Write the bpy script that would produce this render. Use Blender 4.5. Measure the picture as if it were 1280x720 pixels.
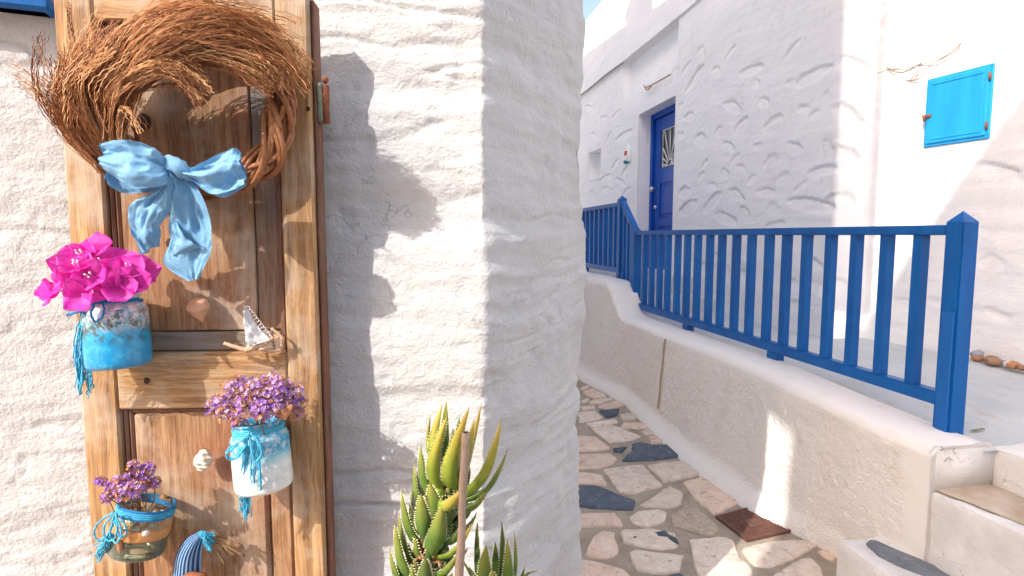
import bpy, bmesh, math, random
import numpy as np
from mathutils import Vector, Matrix

random.seed(7); RNG = np.random.default_rng(11)
for o in list(bpy.data.objects): bpy.data.objects.remove(o)
scene = bpy.context.scene
COL = scene.collection

# ------------------------------------------------------------------ camera
EYE = 1.35; F = 700.0; PITCH = math.atan(63 / 700)
cam = bpy.data.cameras.new('camera'); cam.sensor_width = 36; cam.lens = 36 * F / 1280
cam.clip_start = 0.02; cam.clip_end = 2000
camo = bpy.data.objects.new('camera', cam); COL.objects.link(camo)
camo.location = (0, 0, EYE); camo.rotation_euler = (math.pi / 2 - PITCH, 0, 0)
scene.camera = camo
scene.render.resolution_x = 1024; scene.render.resolution_y = 576

# ------------------------------------------------------------------ sky, sun, exposure
SUNDIR = Vector((0.823, 1.0, -1.0)).normalized()          # the way the light travels
world = bpy.data.worlds.new('World'); scene.world = world; world.use_nodes = True
wn = world.node_tree.nodes; bg = wn['Background']
sky = wn.new('ShaderNodeTexSky'); sky.sky_type = 'NISHITA'; sky.sun_disc = False
sky.sun_elevation = math.asin(-SUNDIR.z)
sky.sun_rotation = math.atan2(-SUNDIR.x, -SUNDIR.y)
sky.air_density = 1.3; sky.dust_density = 4.0; sky.ozone_density = 3.5
bg.inputs['Strength'].default_value = 0.15
wb = wn.new('ShaderNodeMix'); wb.data_type = 'RGBA'; wb.blend_type = 'MULTIPLY'; wb.inputs[0].default_value = 1.0; wb.inputs[7].default_value = (1.17, 1.0, .89, 1)   # white balance
world.node_tree.links.new(sky.outputs[0], wb.inputs[6]); world.node_tree.links.new(wb.outputs[2], bg.inputs['Color'])
sl = bpy.data.lights.new('sun', 'SUN'); sl.energy = 2.0; sl.angle = math.radians(0.5); sl.color = (1.0, 0.95, 0.88)
slo = bpy.data.objects.new('sun', sl); COL.objects.link(slo)
slo.rotation_euler = SUNDIR.to_track_quat('-Z', 'Y').to_euler(); slo.location = (-4, -5, 8)
scene.view_settings.view_transform = 'Standard'; scene.view_settings.look = 'None'
scene.view_settings.exposure = 1.28; scene.view_settings.gamma = 1.0
scene.view_settings.use_curve_mapping = False
scene.render.engine = 'CYCLES'
scene.cycles.max_bounces = 16; scene.cycles.diffuse_bounces = 12

# ------------------------------------------------------------------ measuring the photograph
fw = np.array([0, math.cos(PITCH), -math.sin(PITCH)]); up = np.array([0, math.sin(PITCH), math.cos(PITCH)])
rt = np.array([1., 0, 0]); CAM = np.array([0, 0, EYE])
def ray(x, y): return fw + (x - 640) / F * rt + (360 - y) / F * up
def onz(x, y, z):
    d = ray(x, y); return CAM + d * (z - EYE) / d[2]
def onplane(x, y, P, N):
    d = ray(x, y); return CAM + d * np.dot(P - CAM, N) / np.dot(d, N)
def onY(x, y, Y):
    d = ray(x, y); return CAM + d * Y / d[1]
# alley frame: s runs up the alley along the low wall, o to its right
AE = np.array([-.18, .9837, 0]); AE /= np.linalg.norm(AE); AN = np.array([AE[1], -AE[0], 0])
A0 = onz(1040, 690, 0)
def al(s, o, z=0.0): return A0 + AE * s + AN * o + np.array([0, 0, z])
# door frame: u along the old door, n out of it towards the alley
DU = np.array([math.cos(math.radians(4)), math.sin(math.radians(4)), 0]); DN = np.array([DU[1], -DU[0], 0])
DP = np.array([-.37, .99, 0])
def D(x, y, off=0.0): return onplane(x, y, DP + DN * off, DN)

# ------------------------------------------------------------------ noise (numpy)
def _hash(ix, iy, iz, seed):
    h = (ix * 374761393 + iy * 668265263 + iz * 2147483647 + seed * 974634777) & 0xFFFFFFFF
    h = ((h ^ (h >> 13)) * 1274126177) & 0xFFFFFFFF
    h = ((h ^ (h >> 16)) * 2246822519) & 0xFFFFFFFF
    return (h ^ (h >> 15)) / 4294967295.0
def vnoise(x, y, z=0.0, seed=0):
    x, y, z = np.broadcast_arrays(np.asarray(x, float), np.asarray(y, float), np.asarray(z, float))
    ix = np.floor(x).astype(np.int64); iy = np.floor(y).astype(np.int64); iz = np.floor(z).astype(np.int64)
    fx, fy, fz = x - ix, y - iy, z - iz
    fx = fx * fx * fx * (fx * (fx * 6 - 15) + 10); fy = fy * fy * fy * (fy * (fy * 6 - 15) + 10); fz = fz * fz * (3 - 2 * fz)
    r = 0
    for a in (0, 1):
        for b in (0, 1):
            for c in (0, 1):
                r = r + _hash(ix + a, iy + b, iz + c, seed) * (fx if a else 1 - fx) * (fy if b else 1 - fy) * (fz if c else 1 - fz)
    return r * 2 - 1
def fbm(x, y, z=0.0, oct=4, seed=0):
    a, s, t = 1.0, 0.0, 0.0
    for i in range(oct):
        s = s + a * vnoise(x * 2 ** i, y * 2 ** i, z * 2 ** i, seed + i * 17); t += a; a *= .5
    return s / t
def smooth(e0, e1, x):
    t = np.clip((np.asarray(x, float) - e0) / (e1 - e0), 0, 1); return t * t * (3 - 2 * t)

# ------------------------------------------------------------------ materials
def mat(name, base=(.8, .8, .8), rough=.6, **k):
    m = bpy.data.materials.new(name); m.use_nodes = True
    b = m.node_tree.nodes['Principled BSDF']
    b.inputs['Base Color'].default_value = (*base, 1); b.inputs['Roughness'].default_value = rough
    for kk, v in k.items(): b.inputs[kk.replace('_', ' ')].default_value = v
    return m
def nd(m, t, **k):
    n = m.node_tree.nodes.new(t)
    for a, v in k.items(): setattr(n, a, v)
    return n
def ln(m, a, b): m.node_tree.links.new(a, b)
def coords(m, scale=(1, 1, 1), rot=(0, 0, 0), kind='Object'):
    tc = nd(m, 'ShaderNodeTexCoord'); mp = nd(m, 'ShaderNodeMapping')
    mp.inputs['Scale'].default_value = scale; mp.inputs['Rotation'].default_value = rot
    ln(m, tc.outputs[kind], mp.inputs['Vector']); return mp.outputs['Vector']
def noise(m, vec, scale, detail=6, rough=.6, dist=0.0):
    n = nd(m, 'ShaderNodeTexNoise'); n.inputs['Scale'].default_value = scale; n.inputs['Detail'].default_value = detail
    n.inputs['Roughness'].default_value = rough; n.inputs['Distortion'].default_value = dist
    ln(m, vec, n.inputs['Vector']); return n.outputs['Fac']
def ramp(m, fac, stops):
    r = nd(m, 'ShaderNodeValToRGB'); el = r.color_ramp.elements
    while len(el) < len(stops): el.new(.5)
    for e, (p, c) in zip(el, stops):
        e.position = p; e.color = (*c, 1) if len(c) == 3 else c
    ln(m, fac, r.inputs['Fac']); return r.outputs['Color']
def mixc(m, fac, a, b, mode='MIX'):
    x = nd(m, 'ShaderNodeMix', data_type='RGBA', blend_type=mode)
    for i, v in ((0, fac), (6, a), (7, b)):
        if hasattr(v, 'is_output'): ln(m, v, x.inputs[i])
        else: x.inputs[i].default_value = v if i == 0 else (*v, 1)
    return x.outputs[2]
def bump(m, h, strength=.3, dist=.01, prev=None):
    b = nd(m, 'ShaderNodeBump'); b.inputs['Strength'].default_value = strength; b.inputs['Distance'].default_value = dist
    ln(m, h, b.inputs['Height'])
    if prev is not None: ln(m, prev, b.inputs['Normal'])
    return b.outputs['Normal']
def bsdf(m): return m.node_tree.nodes['Principled BSDF']
def setc(m, c): ln(m, c, bsdf(m).inputs['Base Color'])
def setn(m, n): ln(m, n, bsdf(m).inputs['Normal'])
def mth(m, op, a, b=0.0):
    x = nd(m, 'ShaderNodeMath', operation=op)
    for i, v in ((0, a), (1, b)):
        if hasattr(v, 'is_output'): ln(m, v, x.inputs[i])
        else: x.inputs[i].default_value = v
    return x.outputs[0]
def gray(v): return (v, v, v)

def m_plaster(name, a, b, s1=2.5, grain=140, gs=.65, gd=.004, streak=True):
    m = mat(name, a, .88); v = coords(m)
    n1 = noise(m, v, s1, 7, .65)
    c = ramp(m, n1, [(.38, a), (.62, b)])
    if streak:
        vs = coords(m, (3, 3, .6)); n3 = noise(m, vs, 2.2, 6, .7)
        c = mixc(m, ramp(m, n3, [(.56, gray(0)), (.76, gray(.42))]), c, tuple(x * y for x, y in zip(b, (.84, .80, .76))))
    vc = nd(m, 'ShaderNodeTexVoronoi', feature='DISTANCE_TO_EDGE'); vc.inputs['Scale'].default_value = 4.5
    wv = nd(m, 'ShaderNodeTexNoise'); wv.inputs['Scale'].default_value = 6; wv.inputs['Detail'].default_value = 7; ln(m, v, wv.inputs['Vector'])
    wx = nd(m, 'ShaderNodeVectorMath', operation='SCALE'); wx.inputs['Scale'].default_value = .35; ln(m, wv.outputs['Color'], wx.inputs[0])
    wa = nd(m, 'ShaderNodeVectorMath', operation='ADD'); ln(m, v, wa.inputs[0]); ln(m, wx.outputs[0], wa.inputs[1]); ln(m, wa.outputs[0], vc.inputs['Vector'])
    crk = mth(m, 'MULTIPLY', ramp(m, vc.outputs['Distance'], [(.0, gray(1)), (.010, gray(0))]), ramp(m, noise(m, v, 3.1, 4, .6), [(.50, gray(0)), (.60, gray(.8))]))
    if streak: c = mixc(m, crk, c, tuple(x * .62 for x in a))
    pit = ramp(m, noise(m, v, 70, 4, .65), [(.68, gray(0)), (.74, gray(.35))]); c = mixc(m, pit, c, tuple(x * y for x, y in zip(a, (.74, .70, .64))))
    setc(m, c)
    vf = coords(m, (1, 1, 2.0))
    n2 = noise(m, vf, 20, 9, .68, .4); n4 = noise(m, v, grain, 3, .6)
    setn(m, bump(m, n4, gs, gd, bump(m, n2, .55, .009))); return m
M = {}
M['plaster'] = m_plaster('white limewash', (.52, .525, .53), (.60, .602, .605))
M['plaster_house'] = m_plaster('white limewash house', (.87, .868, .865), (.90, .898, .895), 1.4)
M['plaster_step'] = m_plaster('white limewash steps', (.70, .68, .65), (.80, .785, .765), 6, 90, .6, .004)
def m_stucco():
    m = mat('cream pebbledash', rough=.92); v = coords(m)
    n1 = noise(m, v, 2.2, 6, .6); c = ramp(m, n1, [(.3, (.87, .81, .735)), (.7, (.90, .865, .815))])
    at = nd(m, 'ShaderNodeVertexColor', layer_name='smooth')
    c = mixc(m, at.outputs['Color'], c, (.87, .83, .775))
    n3 = noise(m, v, 8, 5, .6); c = mixc(m, ramp(m, n3, [(.56, gray(0)), (.78, gray(.4))]), c, (.66, .56, .47))
    setc(m, c)
    vo = nd(m, 'ShaderNodeTexVoronoi'); vo.inputs['Scale'].default_value = 95; ln(m, v, vo.inputs['Vector'])
    n2 = noise(m, v, 75, 4, .6)
    inv = mth(m, 'SUBTRACT', 1.0, at.outputs['Color'])
    h = mth(m, 'MULTIPLY', mth(m, 'ADD', n2, mth(m, 'MULTIPLY', vo.outputs['Distance'], -.6)), inv)
    setn(m, bump(m, h, .8, .009)); return m
M['stucco'] = m_stucco()
def m_terrace():
    m = mat('painted concrete', rough=.8); v = coords(m); n = noise(m, v, 1.6, 8, .65)
    c = ramp(m, n, [(.3, (.42, .45, .47)), (.55, (.50, .53, .55)), (.75, (.58, .58, .57))])
    n2 = noise(m, coords(m, (3, 1, 1), (0, 0, -1.4)), 5, 8, .75)
    c = mixc(m, ramp(m, n2, [(.52, gray(0)), (.70, gray(.75))]), c, (.46, .36, .27))
    setc(m, c); setn(m, bump(m, noise(m, v, 60, 6), .3, .004)); return m
M['terrace'] = m_terrace()
def m_mortar():
    m = mat('paving mortar', rough=.95); v = coords(m); n = noise(m, v, 9, 8, .7)
    c = ramp(m, n, [(.25, (.28, .225, .165)), (.5, (.40, .335, .26)), (.75, (.52, .445, .355))]); setc(m, c)
    setn(m, bump(m, noise(m, v, 130, 6, .7), .8, .006)); return m
M['mortar'] = m_mortar()
def m_ground():
    m = mat('dusty ground', rough=.95); v = coords(m)
    setc(m, ramp(m, noise(m, v, .6, 8, .65), [(.3, (.24, .21, .17)), (.7, (.34, .30, .25))])); return m
M['ground'] = m_ground()
def m_stone(name, lo, hi, spot, s=14):
    m = mat(name, rough=.72); v = coords(m)
    oi = nd(m, 'ShaderNodeObjectInfo'); add = nd(m, 'ShaderNodeVectorMath', operation='ADD'); ln(m, v, add.inputs[0])
    mu = nd(m, 'ShaderNodeVectorMath', operation='SCALE'); mu.inputs['Scale'].default_value = 31; cb = nd(m, 'ShaderNodeCombineXYZ')
    ln(m, oi.outputs['Random'], cb.inputs[0]); ln(m, oi.outputs['Random'], cb.inputs[1]); ln(m, cb.outputs[0], mu.inputs[0]); ln(m, mu.outputs[0], add.inputs[1])
    w = add.outputs[0]
    c = ramp(m, noise(m, w, s, 9, .75, .8), [(.32, lo), (.58, hi)])
    c = mixc(m, ramp(m, noise(m, w, 26, 4, .6), [(.60, gray(0)), (.68, gray(.8))]), c, spot)
    c = mixc(m, ramp(m, noise(m, w, 95, 3, .6), [(.66, gray(0)), (.70, gray(.8))]), c, tuple(x * .35 for x in lo))
    hs = nd(m, 'ShaderNodeHueSaturation'); ln(m, c, hs.inputs['Color'])
    ln(m, mth(m, 'ADD', mth(m, 'MULTIPLY', oi.outputs['Random'], .28), .86), hs.inputs['Value'])
    setc(m, hs.outputs[0]); setn(m, bump(m, noise(m, w, 70, 7, .7), .5, .005)); return m
M['stone_white'] = m_stone('pale paving stone', (.58, .46, .355), (.78, .67, .56), (.44, .33, .24))
M['stone_pink'] = m_stone('pink paving stone', (.60, .42, .31), (.76, .60, .475), (.46, .28, .18))
M['stone_blue'] = m_stone('slate paving stone', (.045, .062, .09), (.10, .125, .16), (.20, .21, .23), 26)
M['slate_grey'] = m_stone('grey slate inlay', (.13, .155, .18), (.22, .25, .28), (.36, .37, .38), 22)
M['stone_tan'] = m_stone('mottled tan paving stone', (.34, .25, .17), (.60, .49, .38), (.28, .19, .12), 28)

def m_wood(name, axis, light, mid, dark, grey, red=0.0):
    m = mat(name, rough=.72)
    sc = {'z': (1, 1, .045), 'x': (.045, 1, 1)}[axis]
    tc = nd(m, 'ShaderNodeTexCoord'); oi = nd(m, 'ShaderNodeObjectInfo')
    cb = nd(m, 'ShaderNodeCombineXYZ'); ln(m, mth(m, 'MULTIPLY', oi.outputs['Random'], 7.0), cb.inputs[0]); ln(m, mth(m, 'MULTIPLY', oi.outputs['Random'], 13.0), cb.inputs[2])
    ad = nd(m, 'ShaderNodeVectorMath', operation='ADD'); ln(m, tc.outputs['Object'], ad.inputs[0]); ln(m, cb.outputs[0], ad.inputs[1])
    # slow warp bends the grain round knots
    wv = nd(m, 'ShaderNodeTexNoise'); wv.inputs['Scale'].default_value = 5; ln(m, ad.outputs[0], wv.inputs['Vector'])
    wm = nd(m, 'ShaderNodeVectorMath', operation='SCALE'); wm.inputs['Scale'].default_value = .028; ln(m, wv.outputs['Color'], wm.inputs[0])
    ad2 = nd(m, 'ShaderNodeVectorMath', operation='ADD'); ln(m, ad.outputs[0], ad2.inputs[0]); ln(m, wm.outputs[0], ad2.inputs[1])
    mp = nd(m, 'ShaderNodeMapping'); mp.inputs['Scale'].default_value = sc; ln(m, ad2.outputs[0], mp.inputs['Vector']); v = mp.outputs[0]
    g1 = noise(m, v, 95, 6, .65); g2 = noise(m, v, 420, 4, .6)
    c = ramp(m, g1, [(.30, dark), (.48, mid), (.66, light)])
    c = mixc(m, ramp(m, g2, [(.50, gray(0)), (.72, gray(.55))]), c, tuple(x * .45 for x in dark))
    pat = noise(m, ad.outputs[0], 7, 6, .65)
    c = mixc(m, ramp(m, pat, [(.48, gray(0)), (.66, gray(.8))]), c, grey)
    if red:
        pr = noise(m, ad.outputs[0], 4.3, 5, .6, .5)
        c = mixc(m, ramp(m, pr, [(.50, gray(0)), (.66, gray(red))]), c, (.27, .095, .05))
    wr = noise(m, ad.outputs[0], 34, 6, .7)
    c = mixc(m, ramp(m, wr, [(.66, gray(0)), (.76, gray(.6))]), c, (.07, .04, .025))
    setc(m, c); setn(m, bump(m, g2, .35, .003, bump(m, g1, .35, .004))); return m
P_L, P_M, P_D, P_G = (.54, .345, .165), (.35, .19, .078), (.17, .082, .036), (.46, .38, .30)
M['wood_z'] = m_wood('weathered pine upright', 'z', P_L, P_M, P_D, P_G)
M['wood_x'] = m_wood('weathered pine cross', 'x', P_L, P_M, P_D, P_G)
M['panel_z'] = m_wood('stripped pine panel', 'z', (.42, .26, .14), (.285, .145, .066), (.135, .06, .028), (.48, .39, .31), .7)
M['panel_grey'] = m_wood('greyed pine strip', 'x', (.30, .24, .18), (.22, .165, .12), (.12, .085, .06), (.24, .24, .23))
M['panel_greyz'] = m_wood('greyed pine board', 'z', (.30, .19, .12), (.20, .11, .065), (.10, .055, .035), (.20, .19, .18), .5)
M['wood_red'] = m_wood('dark stained moulding', 'z', (.22, .10, .055), (.16, .065, .038), (.09, .035, .022), (.22, .13, .09), .6)
def m_simple(name, a, b, s=40, rough=.6, bs=.2, bd=.002, **k):
    m = mat(name, a, rough, **k); v = coords(m)
    setc(m, ramp(m, noise(m, v, s, 6, .65), [(.3, a), (.7, b)])); setn(m, bump(m, noise(m, v, s * 3, 5), bs, bd)); return m
def m_paint(name, a, b, worn, rough=.42):
    m = mat(name, a, rough); bsdf(m).inputs['Specular IOR Level'].default_value = .3; v = coords(m, (1, 1, .25))
    c = ramp(m, noise(m, v, 9, 6, .6), [(.3, a), (.7, b)])
    w = noise(m, coords(m, (1, 1, .5)), 60, 8, .75)
    c = mixc(m, ramp(m, w, [(.64, gray(0)), (.72, gray(.75))]), c, worn)
    setc(m, c); setn(m, bump(m, noise(m, coords(m, (1, 1, .06)), 160, 4, .6), .35, .002, bump(m, noise(m, v, 40, 5), .25, .003))); return m
M['blue'] = m_paint('blue gloss paint', (.0005, .078, .30), (.001, .125, .43), (.05, .20, .46))
M['blue_door'] = m_paint('deep blue door paint', (.002, .060, .36), (.004, .085, .45), (.03, .12, .42))
M['blue_worn'] = m_paint('worn blue paint', (.004, .10, .38), (.012, .14, .45), (.10, .22, .40), .6)
M['hatch'] = m_paint('light blue hatch paint', (.010, .27, .62), (.02, .36, .72), (.12, .42, .68), .5)
M['rust'] = m_simple('rust', (.15, .045, .02), (.30, .11, .05), 60, .85, .5, .003)
M['rust_iron'] = m_simple('rusty cast iron', (.12, .055, .042), (.22, .10, .07), 45, .6, .4, .002, Metallic=.25)
M['verdigris'] = m_simple('hinge with old green paint', (.15, .16, .11), (.26, .30, .22), 70, .8, .5, .003)
M['steel'] = mat('brushed steel', (.6, .6, .62), .3, Metallic=1.0)
M['dark'] = mat('dark gap', (.045, .024, .014), .9)
M['vine'] = m_simple('grapevine bark', (.22, .075, .028), (.42, .18, .07), 50, .55, .5, .003)
def m_straw():
    m = mat('dried grass', (.4, .2, .09), .7); v = coords(m); at = nd(m, 'ShaderNodeVertexColor', layer_name='strand')
    sp = nd(m, 'ShaderNodeSeparateColor'); ln(m, at.outputs['Color'], sp.inputs[0])
    f = mth(m, 'ADD', mth(m, 'MULTIPLY', sp.outputs[0], .62), mth(m, 'MULTIPLY', noise(m, v, 60, 3, .6), .38))
    setc(m, ramp(m, f, [(.30, (.16, .052, .018)), (.50, (.43, .185, .070)), (.76, (.70, .43, .22))])); return m
M['straw'] = m_straw()
def m_ribbon():
    m = mat('light blue linen', (.1, .4, .75), .8); v = coords(m)
    c = ramp(m, noise(m, v, 18, 5, .6), [(.3, (.15, .42, .72)), (.7, (.24, .54, .80))]); c = mixc(m, ramp(m, noise(m, v, 480, 2, .7), [(.42, gray(0)), (.62, gray(.45))]), c, (.48, .70, .86)); setc(m, c)
    w1 = nd(m, 'ShaderNodeTexWave', bands_direction='X'); w1.inputs['Scale'].default_value = 210; w1.inputs['Distortion'].default_value = 1.2
    w2 = nd(m, 'ShaderNodeTexWave', bands_direction='Z'); w2.inputs['Scale'].default_value = 210; w2.inputs['Distortion'].default_value = 1.2
    ln(m, v, w1.inputs['Vector']); ln(m, v, w2.inputs['Vector'])
    setn(m, bump(m, mth(m, 'ADD', w1.outputs['Fac'], w2.outputs['Fac']), .35, .0012))
    t = nd(m, 'ShaderNodeBsdfTranslucent'); ln(m, c, t.inputs['Color']); mx = nd(m, 'ShaderNodeMixShader'); mx.inputs[0].default_value = .22
    ln(m, bsdf(m).outputs[0], mx.inputs[1]); ln(m, t.outputs[0], mx.inputs[2]); ln(m, mx.outputs[0], m.node_tree.nodes['Material Output'].inputs['Surface']); return m
M['ribbon'] = m_ribbon()
def m_trans(name, a, b, s, f, rough=.6):
    m = mat(name, a, rough); v = coords(m); c = ramp(m, noise(m, v, s, 5, .6), [(.35, a), (.65, b)]); setc(m, c)
    t = nd(m, 'ShaderNodeBsdfTranslucent'); ln(m, c, t.inputs['Color']); mx = nd(m, 'ShaderNodeMixShader'); mx.inputs[0].default_value = f
    ln(m, bsdf(m).outputs[0], mx.inputs[1]); ln(m, t.outputs[0], mx.inputs[2]); ln(m, mx.outputs[0], m.node_tree.nodes['Material Output'].inputs['Surface']); return m
M['bract'] = m_trans('magenta bract', (.72, .022, .45), (.88, .12, .62), 60, .38, .55)
M['floret_white'] = m_simple('pale floret', (.75, .6, .6), (.85, .78, .75), 80)
M['statice'] = m_trans('purple statice', (.26, .09, .50), (.48, .26, .70), 110, .25)
M['statice_pale'] = m_trans('pale mauve statice', (.60, .36, .58), (.74, .54, .70), 110, .25)
M['dried'] = m_trans('dried orange floret', (.50, .19, .08), (.66, .34, .19), 110, .2)
M['stem'] = m_simple('dry stem', (.16, .08, .035), (.28, .17, .08), 60)
M['twine'] = m_simple('turquoise cotton twine', (.03, .36, .58), (.11, .50, .70), 150, .9, .6, .002)
M['twine_dark'] = m_simple('blue twine', (.01, .15, .42), (.02, .24, .52), 150, .9, .6, .002)
def m_jar(name, stops, spec_noise, dark=None, wob=.25):
    m = mat(name, rough=.32); b = bsdf(m); b.inputs['Coat Weight'].default_value = .5; b.inputs['Coat Roughness'].default_value = .12
    tc = nd(m, 'ShaderNodeTexCoord'); sx = nd(m, 'ShaderNodeSeparateXYZ'); ln(m, tc.outputs['Generated'], sx.inputs[0])
    n = noise(m, tc.outputs['Object'], 38, 8, .72)
    z = mth(m, 'ADD', sx.outputs['Z'], mth(m, 'MULTIPLY', mth(m, 'SUBTRACT', n, .5), wob))
    c = ramp(m, z, stops)
    n2 = noise(m, tc.outputs['Object'], 85, 6, .75)
    c = mixc(m, ramp(m, n2, [(.48, gray(0)), (.60, gray(.75))]), c, spec_noise)
    if dark:
        band = ramp(m, sx.outputs['Z'], [(.32, gray(0)), (.5, gray(1)), (.74, gray(1)), (.9, gray(0))])
        n3 = noise(m, tc.outputs['Object'], 55, 8, .8)
        c = mixc(m, mth(m, 'MULTIPLY', ramp(m, n3, [(.49, gray(0)), (.56, gray(.9))]), band), c, dark)
    setc(m, c); setn(m, bump(m, n2, .25, .002)); return m
M['jar_a'] = m_jar('glass jar painted blue below white', [(.0, (.006, .22, .50)), (.50, (.01, .32, .60)), (.60, (.42, .52, .55)), (.72, (.72, .66, .68)), (1., (.75, .66, .72))], (.05, .42, .66), (.05, .055, .04))
M['jar_b'] = m_jar('glass jar painted white below blue', [(.0, (.74, .74, .70)), (.42, (.78, .79, .76)), (.56, (.25, .55, .66)), (.64, (.01, .30, .52)), (1., (.008, .32, .58))], (.55, .62, .62))
def m_glass():
    m = mat('clear jar glass', (.86, .93, .86), .03, IOR=1.45); bsdf(m).inputs['Transmission Weight'].default_value = 1.0
    t = nd(m, 'ShaderNodeBsdfTransparent'); t.inputs['Color'].default_value = (.86, .92, .84, 1); mx = nd(m, 'ShaderNodeMixShader'); mx.inputs[0].default_value = .35
    g = nd(m, 'ShaderNodeBsdfGlossy'); g.inputs['Roughness'].default_value = .09
    lw = nd(m, 'ShaderNodeLayerWeight'); lw.inputs['Blend'].default_value = .40
    df = nd(m, 'ShaderNodeBsdfDiffuse'); df.inputs['Color'].default_value = (.70, .78, .62, 1); m2 = nd(m, 'ShaderNodeMixShader')
    ln(m, mth(m, 'ADD', mth(m, 'MULTIPLY', lw.outputs['Facing'], .25), .03), m2.inputs[0]); ln(m, t.outputs[0], m2.inputs[1]); ln(m, df.outputs[0], m2.inputs[2])
    ln(m, lw.outputs['Fresnel'], mx.inputs[0]); ln(m, m2.outputs[0], mx.inputs[1]); ln(m, g.outputs[0], mx.inputs[2])
    ln(m, mx.outputs[0], m.node_tree.nodes['Material Output'].inputs['Surface']); return m
M['glass'] = m_glass()
M['pane'] = mat('dark window pane', (.03, .035, .04), .08)
M['sand_orange'] = m_simple('orange sand', (.52, .22, .07), (.66, .34, .13), 90, .9)
M['sand_pale'] = m_simple('pale sand and moss', (.58, .54, .40), (.72, .68, .54), 60, .9)
M['sand_olive'] = m_simple('olive pebbles', (.30, .28, .16), (.62, .58, .42), 60, .7)
M['shell_orange'] = m_simple('orange seashell', (.50, .24, .13), (.66, .42, .29), 35, .45)
M['shell_white'] = m_simple('white seashell', (.60, .50, .40), (.76, .69, .60), 45, .6, .5, .003)
M['drift'] = m_simple('pale driftwood', (.46, .29, .18), (.60, .42, .29), 50, .8, .4, .002)
M['sail'] = m_trans('white sail cloth', (.74, .72, .72), (.80, .79, .80), 40, .2, .85)
def m_stripe():
    m = mat('blue striped cotton', rough=.85); v = coords(m, (1, 1, 1))
    at = nd(m, 'ShaderNodeVertexColor', layer_name='stripe'); sp = nd(m, 'ShaderNodeSeparateColor'); ln(m, at.outputs['Color'], sp.inputs[0])
    w = mth(m, 'FRACT', mth(m, 'MULTIPLY', sp.outputs[0], 8.0))
    c = ramp(m, w, [(.0, (.012, .035, .11)), (.54, (.015, .045, .14)), (.60, (.20, .38, .60)), (.95, (.20, .38, .60)), (1., (.012, .035, .11))]); setc(m, c)
    setn(m, bump(m, noise(m, v, 500, 3), .3, .001)); return m
M['stripe'] = m_stripe()
M['bark'] = m_simple('red brown bark', (.20, .055, .022), (.36, .13, .06), 50, .8, .5, .003)
def m_aloe(name, a, b, tipc):
    m = mat(name, rough=.45); v = coords(m); n = noise(m, v, 34, 7, .7)
    c = ramp(m, n, [(.32, a), (.68, b)])
    at = nd(m, 'ShaderNodeVertexColor', layer_name='along'); sp = nd(m, 'ShaderNodeSeparateColor'); ln(m, at.outputs['Color'], sp.inputs[0])
    c = mixc(m, ramp(m, mth(m, 'ADD', sp.outputs[0], mth(m, 'MULTIPLY', n, .25)), [(.55, gray(0)), (.95, gray(.85)), (1.0, gray(1))]), c, tipc)
    c = mixc(m, ramp(m, sp.outputs[0], [(.95, gray(0)), (1., gray(1))]), c, (.25, .07, .03))
    setc(m, c); bsdf(m).inputs['Subsurface Weight'].default_value = .08; bsdf(m).inputs['Subsurface Radius'].default_value = (.006, .01, .003)
    setn(m, bump(m, noise(m, v, 160, 4), .15, .001)); return m
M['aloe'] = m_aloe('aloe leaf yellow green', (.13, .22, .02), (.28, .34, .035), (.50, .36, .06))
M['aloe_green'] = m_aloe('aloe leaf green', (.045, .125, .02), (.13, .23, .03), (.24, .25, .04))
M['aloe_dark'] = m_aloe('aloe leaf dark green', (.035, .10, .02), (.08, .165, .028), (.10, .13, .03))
M['spine'] = mat('pale leaf spine', (.80, .74, .46), .5)
M['aloe_dry'] = m_simple('dry leaf base', (.26, .11, .04), (.50, .31, .16), 70, .85)
M['cane'] = m_simple('grey brown cane', (.30, .21, .155), (.42, .31, .235), 30, .75, .4, .002)
M['terracotta'] = m_simple('terracotta', (.36, .15, .075), (.46, .21, .11), 20, .85)
M['soil'] = m_simple('potting soil', (.04, .028, .018), (.09, .06, .04), 60, .95, .8, .006)
M['cable'] = mat('grey cable', (.34, .31, .28), .7)
M['wire'] = mat('tan wire', (.42, .30, .20), .7)
M['rock_a'] = m_simple('brown pebble', (.26, .15, .085), (.42, .27, .17), 30, .8, .5, .004)
M['rock_b'] = m_simple('grey pebble', (.24, .26, .30), (.40, .42, .45), 30, .8, .5, .004)
M['rock_c'] = m_simple('orange pebble', (.42, .18, .08), (.55, .28, .15), 30, .8, .5, .004)
M['rock_d'] = m_simple('white pebble', (.60, .56, .52), (.72, .70, .68), 30, .8, .4, .003)
M['ceramic_red'] = mat('red glaze', (.5, .03, .03), .3); M['ceramic_teal'] = mat('teal glaze', (.02, .22, .26), .3); M['ceramic_white'] = mat('white glaze', (.8, .8, .78), .3)
M['white_metal'] = mat('white painted iron', (.8, .8, .78), .5)
M['leaf'] = m_trans('pot plant leaf', (.04, .09, .02), (.08, .15, .03), 40, .2)
M['dark_print'] = mat('dark carved mark', (.16, .13, .11), .9)

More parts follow.
